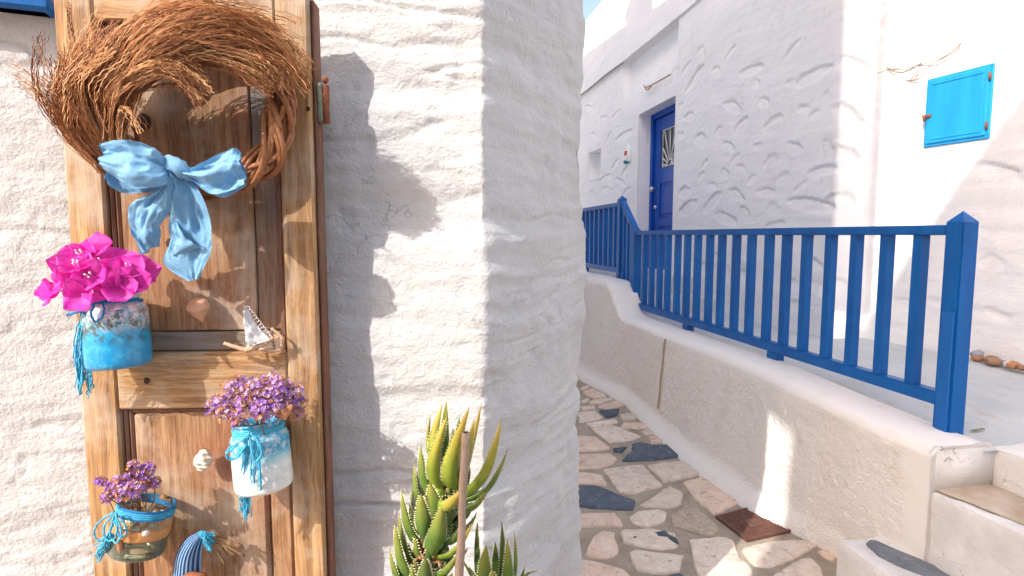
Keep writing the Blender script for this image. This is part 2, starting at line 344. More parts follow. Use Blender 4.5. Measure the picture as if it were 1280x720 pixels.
# ------------------------------------------------------------------ objects and shapes
def link(o, parent=None):
    COL.objects.link(o)
    if parent is not None: o.parent = parent
    return o
def wloc(o):
    p = np.zeros(3)
    while o is not None: p = p + np.array(o.location); o = o.parent
    return p
def tag(o, label=None, cat=None, group=None, kind=None):
    for k, v in (('label', label), ('category', cat), ('group', group), ('kind', kind)):
        if v: o[k] = v
    return o
def thing(name, loc, label, cat, group=None):
    o = bpy.data.objects.new(name, None); o.location = tuple(float(c) for c in loc); o.empty_display_size = .05; link(o)
    return tag(o, label, cat, group)
def mesh(name, geo, m, parent=None, sm=True, col=None):
    """geo = (verts in world, faces); the mesh is stored relative to its parent's place"""
    v, f = geo; v = np.asarray(v, float)
    org = wloc(parent) if parent is not None else np.zeros(3)
    me = bpy.data.meshes.new(name); me.from_pydata((v - org).tolist(), [], [list(map(int, q)) for q in f])
    if sm: me.polygons.foreach_set('use_smooth', [True] * len(me.polygons))
    me.materials.append(M[m] if isinstance(m, str) else m)
    if col is not None:
        ca = me.color_attributes.new(col[0], 'FLOAT_COLOR', 'POINT'); c = np.asarray(col[1], float)
        ca.data.foreach_set('color', np.stack([c, c, c, np.ones_like(c)], 1).ravel().astype(np.float32))
    me.update()
    return link(bpy.data.objects.new(name, me), parent)
def solo(name, geo, m, label, cat, group=None, sm=True, base=None, col=None):
    """a thing that is one mesh, with its origin at its base"""
    v = np.asarray(geo[0], float)
    b = np.array([(v[:, 0].min() + v[:, 0].max()) / 2, (v[:, 1].min() + v[:, 1].max()) / 2, v[:, 2].min()]) if base is None else np.asarray(base)
    o = mesh(name, (v - b, geo[1]), m, None, sm, col); o.location = tuple(float(c) for c in b); return tag(o, label, cat, group)
def join(*gs):
    V, Fc, n = [], [], 0
    for v, f in gs:
        v = np.asarray(v, float)
        if len(v) == 0: continue
        V.append(v); Fc += [[i + n for i in q] for q in f]; n += len(v)
    return np.concatenate(V), Fc
_bb = {}
def bbox(size, bev=.003, seg=1):
    key = (tuple(round(s, 5) for s in size), bev, seg)
    if key not in _bb:
        bm = bmesh.new(); bmesh.ops.create_cube(bm, size=1)
        for v in bm.verts: v.co = Vector((v.co.x * size[0], v.co.y * size[1], v.co.z * size[2]))
        if bev: bmesh.ops.bevel(bm, geom=bm.edges[:], offset=min(bev, min(size) * .45), segments=seg, affect='EDGES')
        bm.verts.index_update()
        _bb[key] = (np.array([v.co[:] for v in bm.verts]), [[v.index for v in f.verts] for f in bm.faces]); bm.free()
    v, f = _bb[key]; return v.copy(), f
def place(geo, loc, ex=(1, 0, 0), ey=(0, 1, 0), ez=(0, 0, 1)):
    R = np.array([ex, ey, ez], float); return np.asarray(geo[0]) @ R + np.asarray(loc, float), geo[1]
def albox(s0, s1, o0, o1, z0, z1, bev=.004, seg=1):
    g = bbox((s1 - s0, o1 - o0, z1 - z0), bev, seg)
    return place(g, al((s0 + s1) / 2, (o0 + o1) / 2, (z0 + z1) / 2), AE, AN, (0, 0, 1))
def doorbox(u0, u1, n0, n1, z0, z1, bev=.003):
    g = bbox((u1 - u0, n1 - n0, z1 - z0), bev)
    return place(g, DP + DU * (u0 + u1) / 2 + DN * (n0 + n1) / 2 + np.array([0, 0, (z0 + z1) / 2]), DU, DN, (0, 0, 1))
def spline(P, n):
    P = np.asarray(P, float); m = len(P)
    Q = np.vstack([2 * P[0] - P[1], P, 2 * P[-1] - P[-2]]); t = np.linspace(0, m - 1 - 1e-9, n); i = t.astype(int); f = (t - i)[:, None]
    p0, p1, p2, p3 = Q[i], Q[i + 1], Q[i + 2], Q[i + 3]
    return .5 * (2 * p1 + (p2 - p0) * f + (2 * p0 - 5 * p1 + 4 * p2 - p3) * f ** 2 + (3 * p1 - p0 - 3 * p2 + p3) * f ** 3)
def nrm(v): return v / np.maximum(np.linalg.norm(v, axis=-1, keepdims=True), 1e-9)
def tube(P, r, n=6, cap=True, rough=0.0):
    P = np.asarray(P, float); k = len(P); r = np.broadcast_to(np.asarray(r, float), (k,))
    T = nrm(np.gradient(P, axis=0)); ref = np.array([.31, .52, .79]) if abs(T[:, 2]).mean() > .3 else np.array([.1, .2, 1.])
    A = np.cross(T, ref); A = nrm(A); B = np.cross(T, A)
    a = np.linspace(0, 2 * math.pi, n, endpoint=False)
    rr = r[:, None] * (1 + rough * RNG.uniform(-1, 1, (k, n))) if rough else np.repeat(r[:, None], n, 1)
    V = P[:, None] + rr[..., None] * (np.cos(a)[None, :, None] * A[:, None] + np.sin(a)[None, :, None] * B[:, None])
    Fc = [[i * n + j, i * n + (j + 1) % n, (i + 1) * n + (j + 1) % n, (i + 1) * n + j] for i in range(k - 1) for j in range(n)]
    if cap: Fc += [list(range(n))[::-1], [(k - 1) * n + j for j in range(n)]]
    return V.reshape(-1, 3), Fc
def lathe(prof, n=32, cap0=True, cap1=False):
    prof = np.asarray(prof, float); a = np.linspace(0, 2 * math.pi, n, endpoint=False)
    V = np.stack([np.outer(prof[:, 0], np.cos(a)), np.outer(prof[:, 0], np.sin(a)), np.repeat(prof[:, 1][:, None], n, 1)], -1).reshape(-1, 3)
    k = len(prof); Fc = [[i * n + j, i * n + (j + 1) % n, (i + 1) * n + (j + 1) % n, (i + 1) * n + j] for i in range(k - 1) for j in range(n)]
    if cap0: Fc.append(list(range(n))[::-1])
    if cap1: Fc.append([(k - 1) * n + j for j in range(n)])
    return V, Fc
def grid_faces(nr, nc): return [[i * nc + j, i * nc + j + 1, (i + 1) * nc + j + 1, (i + 1) * nc + j] for i in range(nr - 1) for j in range(nc - 1)]
def blob(c, r, seed=0, amp=.2, sub=2, fr=1.6):
    bm = bmesh.new(); bmesh.ops.create_icosphere(bm, subdivisions=sub, radius=1); bm.verts.index_update()
    v = np.array([q.co[:] for q in bm.verts]); f = [[q.index for q in p.verts] for p in bm.faces]; bm.free()
    d = 1 + amp * fbm(v[:, 0] * fr + seed * 3.1, v[:, 1] * fr, v[:, 2] * fr, 3, seed)
    return v * d[:, None] * np.asarray(r) + np.asarray(c), f
def rotm(axis, ang): return np.array(Matrix.Rotation(ang, 3, Vector(axis)))
def frame_tilt(roll, nod):
    """jar axes: tilt in the plane of the door (roll) and out of it (nod)"""
    R = rotm(DN, roll) @ rotm(DU, nod); return R @ DU, R @ np.cross([0, 0, 1], DU), R @ np.array([0, 0, 1.])

# =================================================================== THE SETTING
def strip(poly, u, z, disp, r=.02, zbase=None, holes=()):
    """a wall sheet along a polyline; outward is to the right of travel; disp(U, Z, X, Y) in metres outward"""
    poly = np.asarray(poly, float); seg = np.linalg.norm(np.diff(poly, axis=0), axis=1); cum = np.concatenate([[0], np.cumsum(seg)])
    def lin(t): return np.stack([np.interp(t, cum, poly[:, 0]), np.interp(t, cum, poly[:, 1])], -1)
    pos = np.mean([lin(np.clip(u + d, 0, cum[-1])) for d in np.linspace(-r, r, 9)], 0)
    e = 1e-3 + r
    t = nrm(lin(np.clip(u + e, 0, cum[-1])) - lin(np.clip(u - e, 0, cum[-1])))
    n = np.stack([t[:, 1], -t[:, 0]], -1)
    U, Z = np.meshgrid(u, z); X = np.broadcast_to(pos[:, 0], U.shape); Y = np.broadcast_to(pos[:, 1], U.shape)
    d = disp(U, Z, X, Y)
    V = np.stack([X + n[:, 0] * d, Y + n[:, 1] * d, Z], -1)
    nc = len(u); Fc = []
    uc = (u[1:] + u[:-1]) / 2; zc = (z[1:] + z[:-1]) / 2
    for i in range(len(z) - 1):
        for j in range(nc - 1):
            if any(h[0] < uc[j] < h[1] and h[2] < zc[i] < h[3] for h in holes): continue
            Fc.append([i * nc + j, i * nc + j + 1, (i + 1) * nc + j + 1, (i + 1) * nc + j])
    return (V.reshape(-1, 3), Fc), cum
def axis_vals(*spans):
    """spans of (start, stop, step) joined into one rising list"""
    v = np.concatenate([np.arange(a, b, s) for a, b, s in spans] + [[spans[-1][1]]]); v = np.sort(v)
    return v[np.concatenate([[True], np.diff(v) > 1e-4])]

# ---- ground and paving
g = 300.0
gr = mesh('ground', ([(-g, -g, -.03), (g, -g, -.03), (g, g, -.03), (-g, g, -.03)], [[0, 1, 2, 3]]), 'ground', sm=False); gr['kind'] = 'structure'
px_ = np.linspace(-4, 3.0, 71); py_ = np.linspace(-4, 13, 171); PX, PY = np.meshgrid(px_, py_)
PZ = .004 * fbm(PX * 5, PY * 5, 0, 3, 5)
path = mesh('path', (np.stack([PX, PY, PZ], -1).reshape(-1, 3), grid_faces(len(py_), len(px_))), 'mortar'); path['kind'] = 'structure'
def za(pts, ox, oy, k): return [(ox + x / k, oy + y / k) for x, y in pts]
A_ = lambda *p: za(p, 720, 465, 5.539)
B_ = lambda *p: za(p, 720, 580, 5.144)
C_ = lambda *p: za(p, 860, 580, 5.145)
STONES = [
 ('p', A_((35,105),(90,92),(100,108),(40,128))), ('p', A_((45,135),(110,115),(190,145),(215,170),(130,185),(60,150))),
 ('w', A_((85,205),(240,175),(262,190),(170,220),(95,220))), ('p', A_((150,235),(275,197),(335,215),(330,230),(225,258),(160,245))),
 ('w', A_((30,200),(95,182),(80,202),(40,215))), ('w', A_((20,240),(125,233),(140,248),(45,265))), ('w', A_((10,280),(130,265),(190,315),(150,330),(25,348))),
 ('w', A_((300,295),(375,283),(430,292),(400,328),(320,332))), ('w', A_((65,352),(275,325),(297,348),(110,383))),
 ('w', A_((105,392),(240,368),(340,400),(455,450),(370,475),(235,490),(150,430))), ('p', A_((305,385),(335,345),(440,350),(535,362),(470,390))),
 ('w', A_((445,410),(550,375),(630,420),(490,437))), ('t2', A_((497,450),(635,425),(660,475),(520,497))),
 ('b', A_((320,615),(390,540),(385,500),(440,488),(530,510),(700,505),(745,555),(700,592),(480,612))),
 ('p', A_((-30,440),(130,445),(240,525),(170,540),(-30,552))), ('p', A_((-60,570),(240,565),(290,600),(240,645),(160,665),(-60,668))),
 ('b', A_((155,265),(300,258),(290,300),(215,318))), ('b', A_((252,532),(350,520),(325,553),(262,550))), ('b', A_((440,330),(470,300),(545,345))),
 ('w', B_((170,35),(300,15),(430,5),(480,60),(560,140),(350,192),(275,180))), ('w', B_((455,15),(560,-10),(690,-15),(780,5),(820,65),(690,95),(565,118))),
 ('p', B_((-60,48),(40,50),(170,70),(200,135),(-60,122))), ('b', B_((-120,145),(40,138),(150,145),(330,220),(385,240),(375,290),(200,285),(-120,258))),
 ('w', B_((405,270),(500,205),(600,142),(690,185),(680,262),(580,285))), ('w', B_((330,345),(385,305),(530,290),(585,310),(575,365),(460,405),(375,385))),
 ('p', B_((-100,322),(250,312),(300,375),(290,405),(190,398),(-100,404))), ('t', B_((605,340),(700,262),(780,285),(860,350),(920,405),(915,440),(850,468),(720,430),(620,395))),
 ('wb', B_((285,430),(490,418),(640,450),(665,530),(550,556),(400,530),(300,505))), ('p', B_((55,590),(90,490),(170,428),(250,440),(275,570),(200,608))),
 ('w', B_((335,570),(390,552),(540,570),(695,590),(670,690),(560,705),(395,690))), ('p', B_((-150,600),(45,615),(180,640),(310,680),(350,720),(340,790),(-150,800))),
 ('p', [(853,603),(872,597),(892,594),(912,607),(932,622),(919,632),(893,643),(872,627)]),
 ('w', C_((0,490),(230,470),(290,490),(340,610),(420,680),(410,730),(300,780),(90,790),(50,690))),
 ('w', C_((345,540),(460,512),(560,490),(770,485),(840,520),(700,600),(540,660),(430,650),(350,570))),
 ('w', C_((530,730),(700,620),(780,600),(830,630),(870,700),(870,790),(530,800))), ('t2', C_((830,560),(930,525),(960,600),(935,620),(860,590))),
 ('b', B_((580,722),(640,706),(690,712),(700,760),(590,770)))]
SM = {'p': 'stone_pink', 'w': 'stone_white', 'b': 'stone_blue', 't': 'stone_tan', 't2': 'stone_pink', 'wb': 'stone_white'}
def stone_geo(poly, h, seed):
    """an irregular slab: edges broken up, top edge rounded, faint relief"""
    P = np.asarray(poly, float); a = 0.5 * np.sum(P[:, 0] * np.roll(P[:, 1], -1) - np.roll(P[:, 0], -1) * P[:, 1])
    if a < 0: P = P[::-1]
    rg = np.random.default_rng(seed); Q = []
    for i in range(len(P)):
        p, q = P[i], P[(i + 1) % len(P)]; L = np.linalg.norm(q - p); k = max(2, min(6, int(L / .03)))
        nv = np.array([q[1] - p[1], p[0] - q[0]]) / max(L, 1e-6)
        for j in range(k):
            t = j / k; Q.append(p + (q - p) * t + nv * (rg.uniform(-.005, .004) if j else -.004))
    Q = np.array(Q); c = Q.mean(0); n = len(Q)
    rings = []
    tilt = rg.uniform(-.006, .006, 2)
    for off, z in ((0.0, -.02), (0.0, h * .45), (.004, h * .85), (.010, h)):
        d = c - Q; R = Q + nrm(d) * off; zz = z + (R - c) @ tilt
        rings.append(np.column_stack([R, zz]))
    V = np.concatenate(rings + [np.array([[c[0], c[1], h + .001]])])
    Fc = [[k * n + i, k * n + (i + 1) % n, (k + 1) * n + (i + 1) % n, (k + 1) * n + i] for k in range(3) for i in range(n)]
    Fc += [[3 * n + i, 3 * n + (i + 1) % n, 4 * n] for i in range(n)]
    return V, Fc
polys = []
for k, (c, pts) in enumerate(STONES):
    P = np.array([onz(x, y, .008)[:2] for x, y in pts]); polys.append(P)
    o = mesh('paving_stone', stone_geo(P, .011 + .006 * random.random(), k), SM[c], path)
    if c == 'wb':
        for q in (((495,440),(560,425),(600,450),(655,480),(660,525),(610,500),(580,470),(520,470)), ((355,472),(385,463),(402,474),(380,488),(360,486))):
            Pq = np.array([onz(x, y, .0125)[:2] for x, y in B_(*q)]); mesh('slate_inclusion', stone_geo(Pq, .0182, k + 70), 'stone_blue', o)
def inside(p, P):
    c = False
    for i in range(len(P)):
        a, b = P[i], P[i - 1]
        if (a[1] > p[1]) != (b[1] > p[1]) and p[0] < (b[0] - a[0]) * (p[1] - a[1]) / (b[1] - a[1]) + a[0]: c = not c
    return c
drain_px = C_((175,335),(445,262),(680,425),(380,490)); DR = np.array([onz(x, y, .012)[:2] for x, y in drain_px]); polys.append(DR)
# the rest of the alley floor goes on in the same crazy paving
rg = np.random.default_rng(3); st = .23; nx, ny = 22, 40; k = 200
JX = rg.uniform(-.36, .36, (nx + 1, ny + 1)) * st; JY = rg.uniform(-.36, .36, (nx + 1, ny + 1)) * st
def nodep(i, j): return np.array([-2.2 + (i + .5 * (j % 2)) * st + JX[i, j], -.9 + j * st + JY[i, j]])
for i in range(nx):
    for j in range(ny):
        q = [nodep(i, j), nodep(i + 1, j), nodep(i + 1, j + 1), nodep(i, j + 1)]; c = sum(q) / 4
        q = [c + (p - c) * .86 for p in q]
        samp = q + [c] + [(q[a] + q[a - 1]) / 2 for a in range(4)] + [c + (p - c) * .5 for p in q]
        if any(inside(p, P) for p in samp for P in polys): continue
        if any(inside(p, np.array(q)) for P in polys for p in P): continue
        rel = c - A0[:2]; oo = rel @ AN[:2]
        ss = rel @ AE[:2]
        if max((p - A0[:2]) @ AN[:2] for p in q) > -.10 and ss > -.4: continue
        if max((p - A0[:2]) @ AN[:2] for p in q) > -.30 and ss <= .05: continue
        lx = .186 - .183 * (c[1] - 1.449)
        if c[1] > 1.15 and c[0] < lx + .05: continue
        if c[1] < -.9 or c[1] > 6.5: continue
        mesh('paving_stone', stone_geo(np.array(q), .011 + .006 * random.random(), k), ['stone_white', 'stone_pink', 'stone_white', 'stone_pink', 'stone_blue', 'stone_white', 'stone_tan'][k % 7], path); k += 1

# ---- drain cover
cc = DR.mean(0); ex = nrm(DR[1] - DR[0]); 
t = thing('drain_cover', (*cc, .0), 'rusty square cast iron cover let into the stone paving', 'drain cover')
def drain_pt(a, b, z): # bilinear, a,b in 0..1
    p = DR[0] * (1 - a) * (1 - b) + DR[1] * a * (1 - b) + DR[2] * a * b + DR[3] * (1 - a) * b; return (p[0], p[1], z)
def drain_block(a0, a1, b0, b1, z0, z1, ch=.012):
    v = [drain_pt(a, b, z0) for a, b in ((a0, b0), (a1, b0), (a1, b1), (a0, b1))] + [drain_pt(a, b, z1) for a, b in ((a0 + ch, b0 + ch), (a1 - ch, b0 + ch), (a1 - ch, b1 - ch), (a0 + ch, b1 - ch))]
    return v, [[0, 1, 5, 4], [1, 2, 6, 5], [2, 3, 7, 6], [3, 0, 4, 7], [4, 5, 6, 7], [3, 2, 1, 0]]
def ccw(geo):
    return geo
mesh('plate', drain_block(0, 1, 0, 1, -.01, .009), 'rust_iron', t, sm=False)
for a0, a1, b0, b1 in ((.0, 1, 0, .06), (0, 1, .94, 1), (0, .06, .06, .94), (.94, 1, .06, .94)):
    mesh('rim', drain_block(a0, a1, b0, b1, .006, .0150, .008), 'rust_iron', t, sm=False)
gs = []
N = 13
for i in range(N):
    for j in range(N):
        a = .09 + .82 * i / N; b = .09 + .82 * j / N; w = .82 / N
        if math.hypot(a + w / 2 - .5, b + w / 2 - .5) < .15: continue
        gs.append(drain_block(a + .008, a + w - .014, b + .008, b + w - .014, .008, .0128, .006))
tr = mesh('tread_pattern', join(*gs), 'rust_iron', t, sm=False); tr['kind'] = 'stuff'
gd, gf = lathe([(.036, 0), (.036, .007), (.030, .008), (.028, .005), (.0, .0055)], 24, True, False)
mesh('boss', place((gd, gf), (*cc, .0065)), 'rust_iron', t)

# ---- left house: the near wall with the old door, chamfered corner, alley side
HL = [(-2.6, 10.3), (-2.6, .381), (-.72, 1.065), (-.055, 1.10), (.186, 1.449), (-1.46, 10.3)]
cumL = np.concatenate([[0], np.cumsum(np.linalg.norm(np.diff(np.array(HL), axis=0), axis=1))])
uc = cumL[3]; ua = cumL[4]
uL = axis_vals((0, cumL[1] - .05, 1.2), (cumL[1] - .05, uc - 1.15, .12), (uc - 1.15, ua + .12, .0048), (ua + .12, cumL[5], .5))
zL = axis_vals((-.02, .55, .06), (.55, 1.95, .0048), (1.95, 6.1, .2))
def dispL(U, Z, X, Y):
    w = .10 * fbm(U * 1.3, Z * 1.3, 0, 3, 3)
    cham = smooth(uc - .02, uc + .03, U)
    big = .010 * fbm(U * 1.9, Z * 2.6, 0, 3, 21)
    lay = fbm(U * 2.2 + 5, (Z + w) * 11, 0, 4, 31)
    lay2 = fbm(U * 3.4 + 9, (Z + w * .6) * 26, 0, 3, 37)
    m1 = smooth(-.25, .45, fbm(U * 1.7, Z * 1.7, 0, 2, 41))
    ridge = 1 - np.abs(fbm(U * 2.6, (Z + w * .8) * 13, 0, 3, 51)) * 2
    crack = -np.clip(ridge - .80, 0, 1) * .05 * m1
    step = .006 * np.tanh(6 * fbm(U * 1.6, (Z + w) * 7, 0, 2, 61))
    tool = .0012 * vnoise(U * 4, (Z + w * .4) * 62, 0, 71)
    fine = .0021 * fbm(U * 30, Z * 42, 0, 4, 81) - .0022 * smooth(.45, .6, fbm(U * 22, Z * 30, 0, 2, 83))
    qu = 1 - .45 * smooth(uc - .62, uc - .85, U)
    front = qu * (.0042 * lay + .0028 * lay2 * (.4 + m1) + 1.3 * crack + step + tool) + fine
    chm = .0085 * lay + .0045 * lay2 + .0025 * vnoise(U * 3, (Z + w) * 40, 0, 77) + .5 * crack + fine + .006 * np.tanh(5 * fbm(U * 4, Z * 3.2, 0, 3, 95))
    edge = .004 * fbm(U * 6, Z * 26, 0, 4, 91) * np.exp(-((U - uc) / .03) ** 2)
    edge2 = .008 * fbm(U * 3, Z * 6, 0, 3, 97) * np.exp(-((U - ua) / .06) ** 2)
    return big + front * (1 - cham) + chm * cham + edge + edge2
t = thing('whitewashed_house', (-1.3, 5, 0), 'whitewashed house with rough masonry corner behind the old wooden door', 'house')
HOUSE_L = t
geoL, _ = strip(HL, uL, zL, dispL, .005)
lwm = mesh('wall', geoL, 'plaster', t); lwm.data.materials.append(M['plaster_house'])      # unseen alley side made paler to bounce light into the alley
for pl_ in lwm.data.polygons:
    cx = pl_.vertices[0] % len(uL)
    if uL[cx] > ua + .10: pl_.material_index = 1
rz = 6.1
roof = [(x, y, rz) for x, y in [(-2.6, 10.3), (-2.6, .381), (-.72, 1.065), (-.055, 1.10), (.186, 1.449), (-1.46, 10.3)]]
mesh('roof', (roof, [[0, 1, 2, 3, 4, 5]]), 'plaster_house', t, sm=False)
# uneven parapet along the alley with a chimney, and an unseen box added to shade the far return wall
ys = [1.5, 3.0, 3.9, 4.6, 5.6, 7.2, 8.6, 10.3]; zs = [6.12, 6.14, 6.30, 6.42, 6.50, 6.66, 6.76, 6.9]
V = []; Fc = []
for y, z in zip(ys, zs):
    x = .186 - .183 * (y - 1.449); V += [(x, y, rz - .05), (x, y, z), (x - .25, y, z), (x - .25, y, rz - .05)]
for i in range(len(ys) - 1):
    for a in range(4): Fc.append([i * 4 + a, (i + 1) * 4 + a, (i + 1) * 4 + (a + 1) % 4, i * 4 + (a + 1) % 4])
Fc += [[0, 1, 2, 3], [len(V) - 1, len(V) - 2, len(V) - 3, len(V) - 4]]
mesh('parapet', (V, Fc), 'plaster_house', t, sm=False)
mesh('chimney', join(place(bbox((.4, .5, .9), .03), (-.55, 4.55, 6.45)), place(bbox((.5, .6, .07), .02), (-.55, 4.55, 6.88))), 'plaster_house', t, sm=False)
mesh('shade_box', place(bbox((.75, .9, 2.9), .03), (.09, 1.80, 4.72)), 'plaster_house', t, sm=False)
# the blue window at the edge of the photograph
wa, wb = np.array([-2.6, .381]), np.array([-.72, 1.065]); wd = nrm(wb - wa); wdir = np.array([*wd, 0]); wnn = np.array([wd[1], -wd[0], 0])
PW = onplane(60, 19, np.array([*wa, 0]) + wnn * .012, wnn)
def winbox(u0, u1, n0, n1, z0, z1, b=.004): return place(bbox((u1 - u0, n1 - n0, z1 - z0), b), np.array([PW[0], PW[1], 0]) + wdir * (u0 + u1) / 2 + wnn * (n0 + n1) / 2 + np.array([0, 0, (z0 + z1) / 2]), wdir, wnn)
z0 = PW[2]
w = mesh('window', winbox(-.62, .0, -.06, .012, z0, z0 + .9, 0), 'pane', t, sm=False)
mesh('sill', winbox(-.66, .012, -.02, .030, z0, z0 + .022), 'blue', w, sm=False)
mesh('frame', join(winbox(-.05, .004, -.02, .022, z0 + .024, z0 + .9), winbox(-.62, -.57, -.02, .022, z0 + .024, z0 + .9), winbox(-.57, -.05, -.02, .0215, z0 + .85, z0 + .9), winbox(-.57, -.05, -.02, .018, z0 + .024, z0 + .06)), 'blue', w, sm=False)
mesh('shutter_rail', winbox(-.565, -.055, -.02, .026, z0 + .066, z0 + .12), 'blue_door', w, sm=False)

# ---- terrace, landing
TZ = .655
def ttop(s): return .618 + .050 * smooth(-.43, .9, s)
sv = axis_vals((-2.4, 2.76, .15)); ov = np.linspace(.20, 3.0, 12)
S_, O_ = np.meshgrid(sv, ov)
V = np.stack([A0[0] + AE[0] * S_ + AN[0] * O_, A0[1] + AE[1] * S_ + AN[1] * O_, ttop(S_) - .012 + 0 * O_], -1)
nc = len(sv); Fc = [f for f in grid_faces(len(ov), nc) if not (sv[f[0] % nc] < -.46 and ov[f[0] // nc] < .27)]
te = mesh('terrace', (V.reshape(-1, 3), Fc), 'terrace'); te['kind'] = 'structure'
mesh('landing', albox(3.08, 11, .20, 1.55, .3, .955, .01), 'terrace', te, sm=False)
mesh('step', albox(2.74, 3.081, .19, 1.3, .3, .80, .012), 'terrace', te, sm=False)

# ---- low wall
C1 = onz(1035, 424, .655)
bs = []
for q in ((733, 475), (790, 505), (870, 580), (940, 632), (1040, 690)):
    p = onz(*q, 0); bs.append(((p - A0) @ AE, (p - A0) @ AN))
bs = sorted(bs)
def boff(s): return np.interp(s, [b[0] for b in bs], [b[1] for b in bs])
def wtop(s): return ttop(s) + .010 + (.957 - .70) * smooth(2.45, 2.85, s) + .03 * smooth(2.3, 3.2, s)
sv = axis_vals((-.43, 3.2, .009), (3.2, 6, .06), (6, 11, .5))
fr = np.linspace(.16, .94, 66)
rows = [(-.075, 'a', -.01), (-.072, 'a', .012), (-.058, 'a', .035), (-.035, 'a', .062), (-.014, 'a', .085)] + [(0, 'f', q) for q in fr] + [(.004, 't', -.032), (.016, 't', -.015), (.036, 't', -.004), (.065, 't', 0), (.12, 't', .001), (.18, 't', -.001), (.235, 't', -.004), (.245, 't', -.06)]
V = []; SMV = []
for (o, kd, q) in rows:
    top = wtop(sv); z = np.full_like(sv, q) if kd == 'a' else (q * top if kd == 'f' else top + q)
    z = np.minimum(z, top)
    sk = smooth(.0, .4, sv) * .75 + .25 if kd == 'a' else 1.0
    oo = o * sk + boff(np.maximum(sv, 0)) * (1 - z / top) * smooth(-.2, .1, sv) + .008 * fbm(sv * 2.2, z * 3, 0, 3, 7)
    if kd == 'a' : oo = oo + .012 * fbm(sv * 3, 1.5, 0, 3, 8)
    smo = np.clip(smooth(top - .065 + .03 * fbm(sv * 6, 0, 0, 3, 4), top - .03 + .03 * fbm(sv * 6, 0, 0, 3, 4), z) + 1 - smooth(-.36, -.30, sv + .03 * fbm(z * 14, 2.0, 0, 2, 6)) + (smooth(.10, .06, z + .02 * fbm(sv * 7, 4, 0, 2, 6)) * smooth(.0, .35, sv)), 0, 1)
    rgh = .0052 * fbm(sv * 42, z * 42, 0, 3, 9) * (1 - smo)
    zz = z + (.006 * fbm(sv * 3, o * 9, 0, 3, 19) if kd == 't' else 0)
    P = A0[None] + AE[None] * sv[:, None] + AN[None] * (oo - rgh)[:, None]; P[:, 2] = zz
    V.append(P); SMV.append(smo)
V = np.array(V); nc = len(sv); Fc = grid_faces(len(rows), nc)
Vf = V.reshape(-1, 3); Fc = [f[::-1] for f in Fc]
Fc.append([i * nc for i in range(len(rows))])          # end of the wall
lw = solo('low_wall', (Vf, Fc), 'stucco', 'low cream pebbledash wall with white rounded top below the blue railing', 'wall', base=al(2, .1, 0), col=('smooth', np.array(SMV).ravel()))
# the smooth end block with its little scratched face
EB = albox(-.440, -.40, .003, .262, .46, wtop(-.42) - .004, .014, 3)
eb = mesh('end_cap', (EB[0], EB[1]), 'plaster_step', lw)
def endpt(o, z): return al(-.4445, o, z)
PE = lambda x, y: onplane(x, y, al(-.4445, 0, 0), AE)
for pts in (((1176, 558), (1179, 561), (1176, 564)), ((1194, 560), (1191, 564), (1195, 567)), ((1180, 577), (1184, 573), (1186, 572), (1191, 576))):
    mesh('scratched_mark', tube(spline([PE(*p) for p in pts], 6), .0009, 5), 'dark_print', lw)
# cable let into the wall
solo('cable', tube(spline([al(1.62, float(boff(1.62)) * (1 - z / float(wtop(1.62))) - .010 + .002 * math.sin(z * 30), z) for z in np.linspace(.14, .64, 9)], 24), .006, 6), 'wire', 'thin tan cable running down the cream pebbledash wall', 'cable')

# ---- steps up to the terrace
t = thing('stone_steps', al(-.9, .0, 0), 'white plastered steps with worn tan tread beside the low wall', 'steps')
def lumpy(geo, amp, seed, fq=9):
    v = np.asarray(geo[0]).copy(); d = np.stack([fbm(v[:, 0] * fq + k * 9, v[:, 1] * fq, v[:, 2] * fq, 3, seed + k) for k in range(3)], -1); return v + amp * d, geo[1]
def fine_box(s0, s1, o0, o1, z0, z1, st=.02, bev=.02, amp=.006, seed=1):
    """a box cut into small faces with softened edges, so that it can be lumpy"""
    def ax(a, b): return np.linspace(a, b, max(3, int((b - a) / st)))
    gs = []
    for axn in range(3):
        for side in (0, 1):
            r = [(s0, s1), (o0, o1), (z0, z1)]; a, b = [k for k in range(3) if k != axn]
            A, B = np.meshgrid(ax(*r[a]), ax(*r[b])); P = np.zeros(A.shape + (3,)); P[..., a] = A; P[..., b] = B; P[..., axn] = r[axn][side]
            f = grid_faces(*A.shape); flip = (side == 1) == (axn == 1)
            gs.append((P.reshape(-1, 3), [q[::-1] for q in f] if flip else f))
    V, Fc = join(*gs); c = np.array([(s0 + s1) / 2, (o0 + o1) / 2, (z0 + z1) / 2]); h = np.array([s1 - s0, o1 - o0, z1 - z0]) / 2
    q = np.clip(V - c, -(h - bev), h - bev); d = (V - c) - q; L = np.linalg.norm(d, axis=1, keepdims=True); mx = np.abs(d).max(1, keepdims=True)
    V = c + q + np.where(L > 1e-9, d / np.maximum(L, 1e-9) * np.minimum(L, bev), 0)
    W = A0[None] + AE[None] * V[:, :1] + AN[None] * V[:, 1:2]; W[:, 2] = V[:, 2]
    return lumpy((W, Fc), amp, seed)
P0 = onz(1050, 677, .207); s0_, o0_ = (P0 - A0) @ AE, (P0 - A0) @ AN
mesh('step', fine_box(-2.2, s0_ + .02, o0_, .05, -.02, .207, .018, .022, .006, 3), 'plaster_step', t)
mesh('step', fine_box(-2.2, -.40, .008, .40, .1, .470, .016, .02, .012, 5), 'plaster_step', t)
m = m_simple('worn tan tread', (.42, .31, .21), (.62, .54, .45), 12, .9, .5, .004); M['tread'] = m
tv = [PE(1165, 611), PE(1222, 600)]
tp = [onz(x, y, .4745) for x, y in ((1172, 614), (1222, 603), (1250, 611), (1292, 630), (1310, 668), (1270, 652), (1215, 630), (1190, 621))]
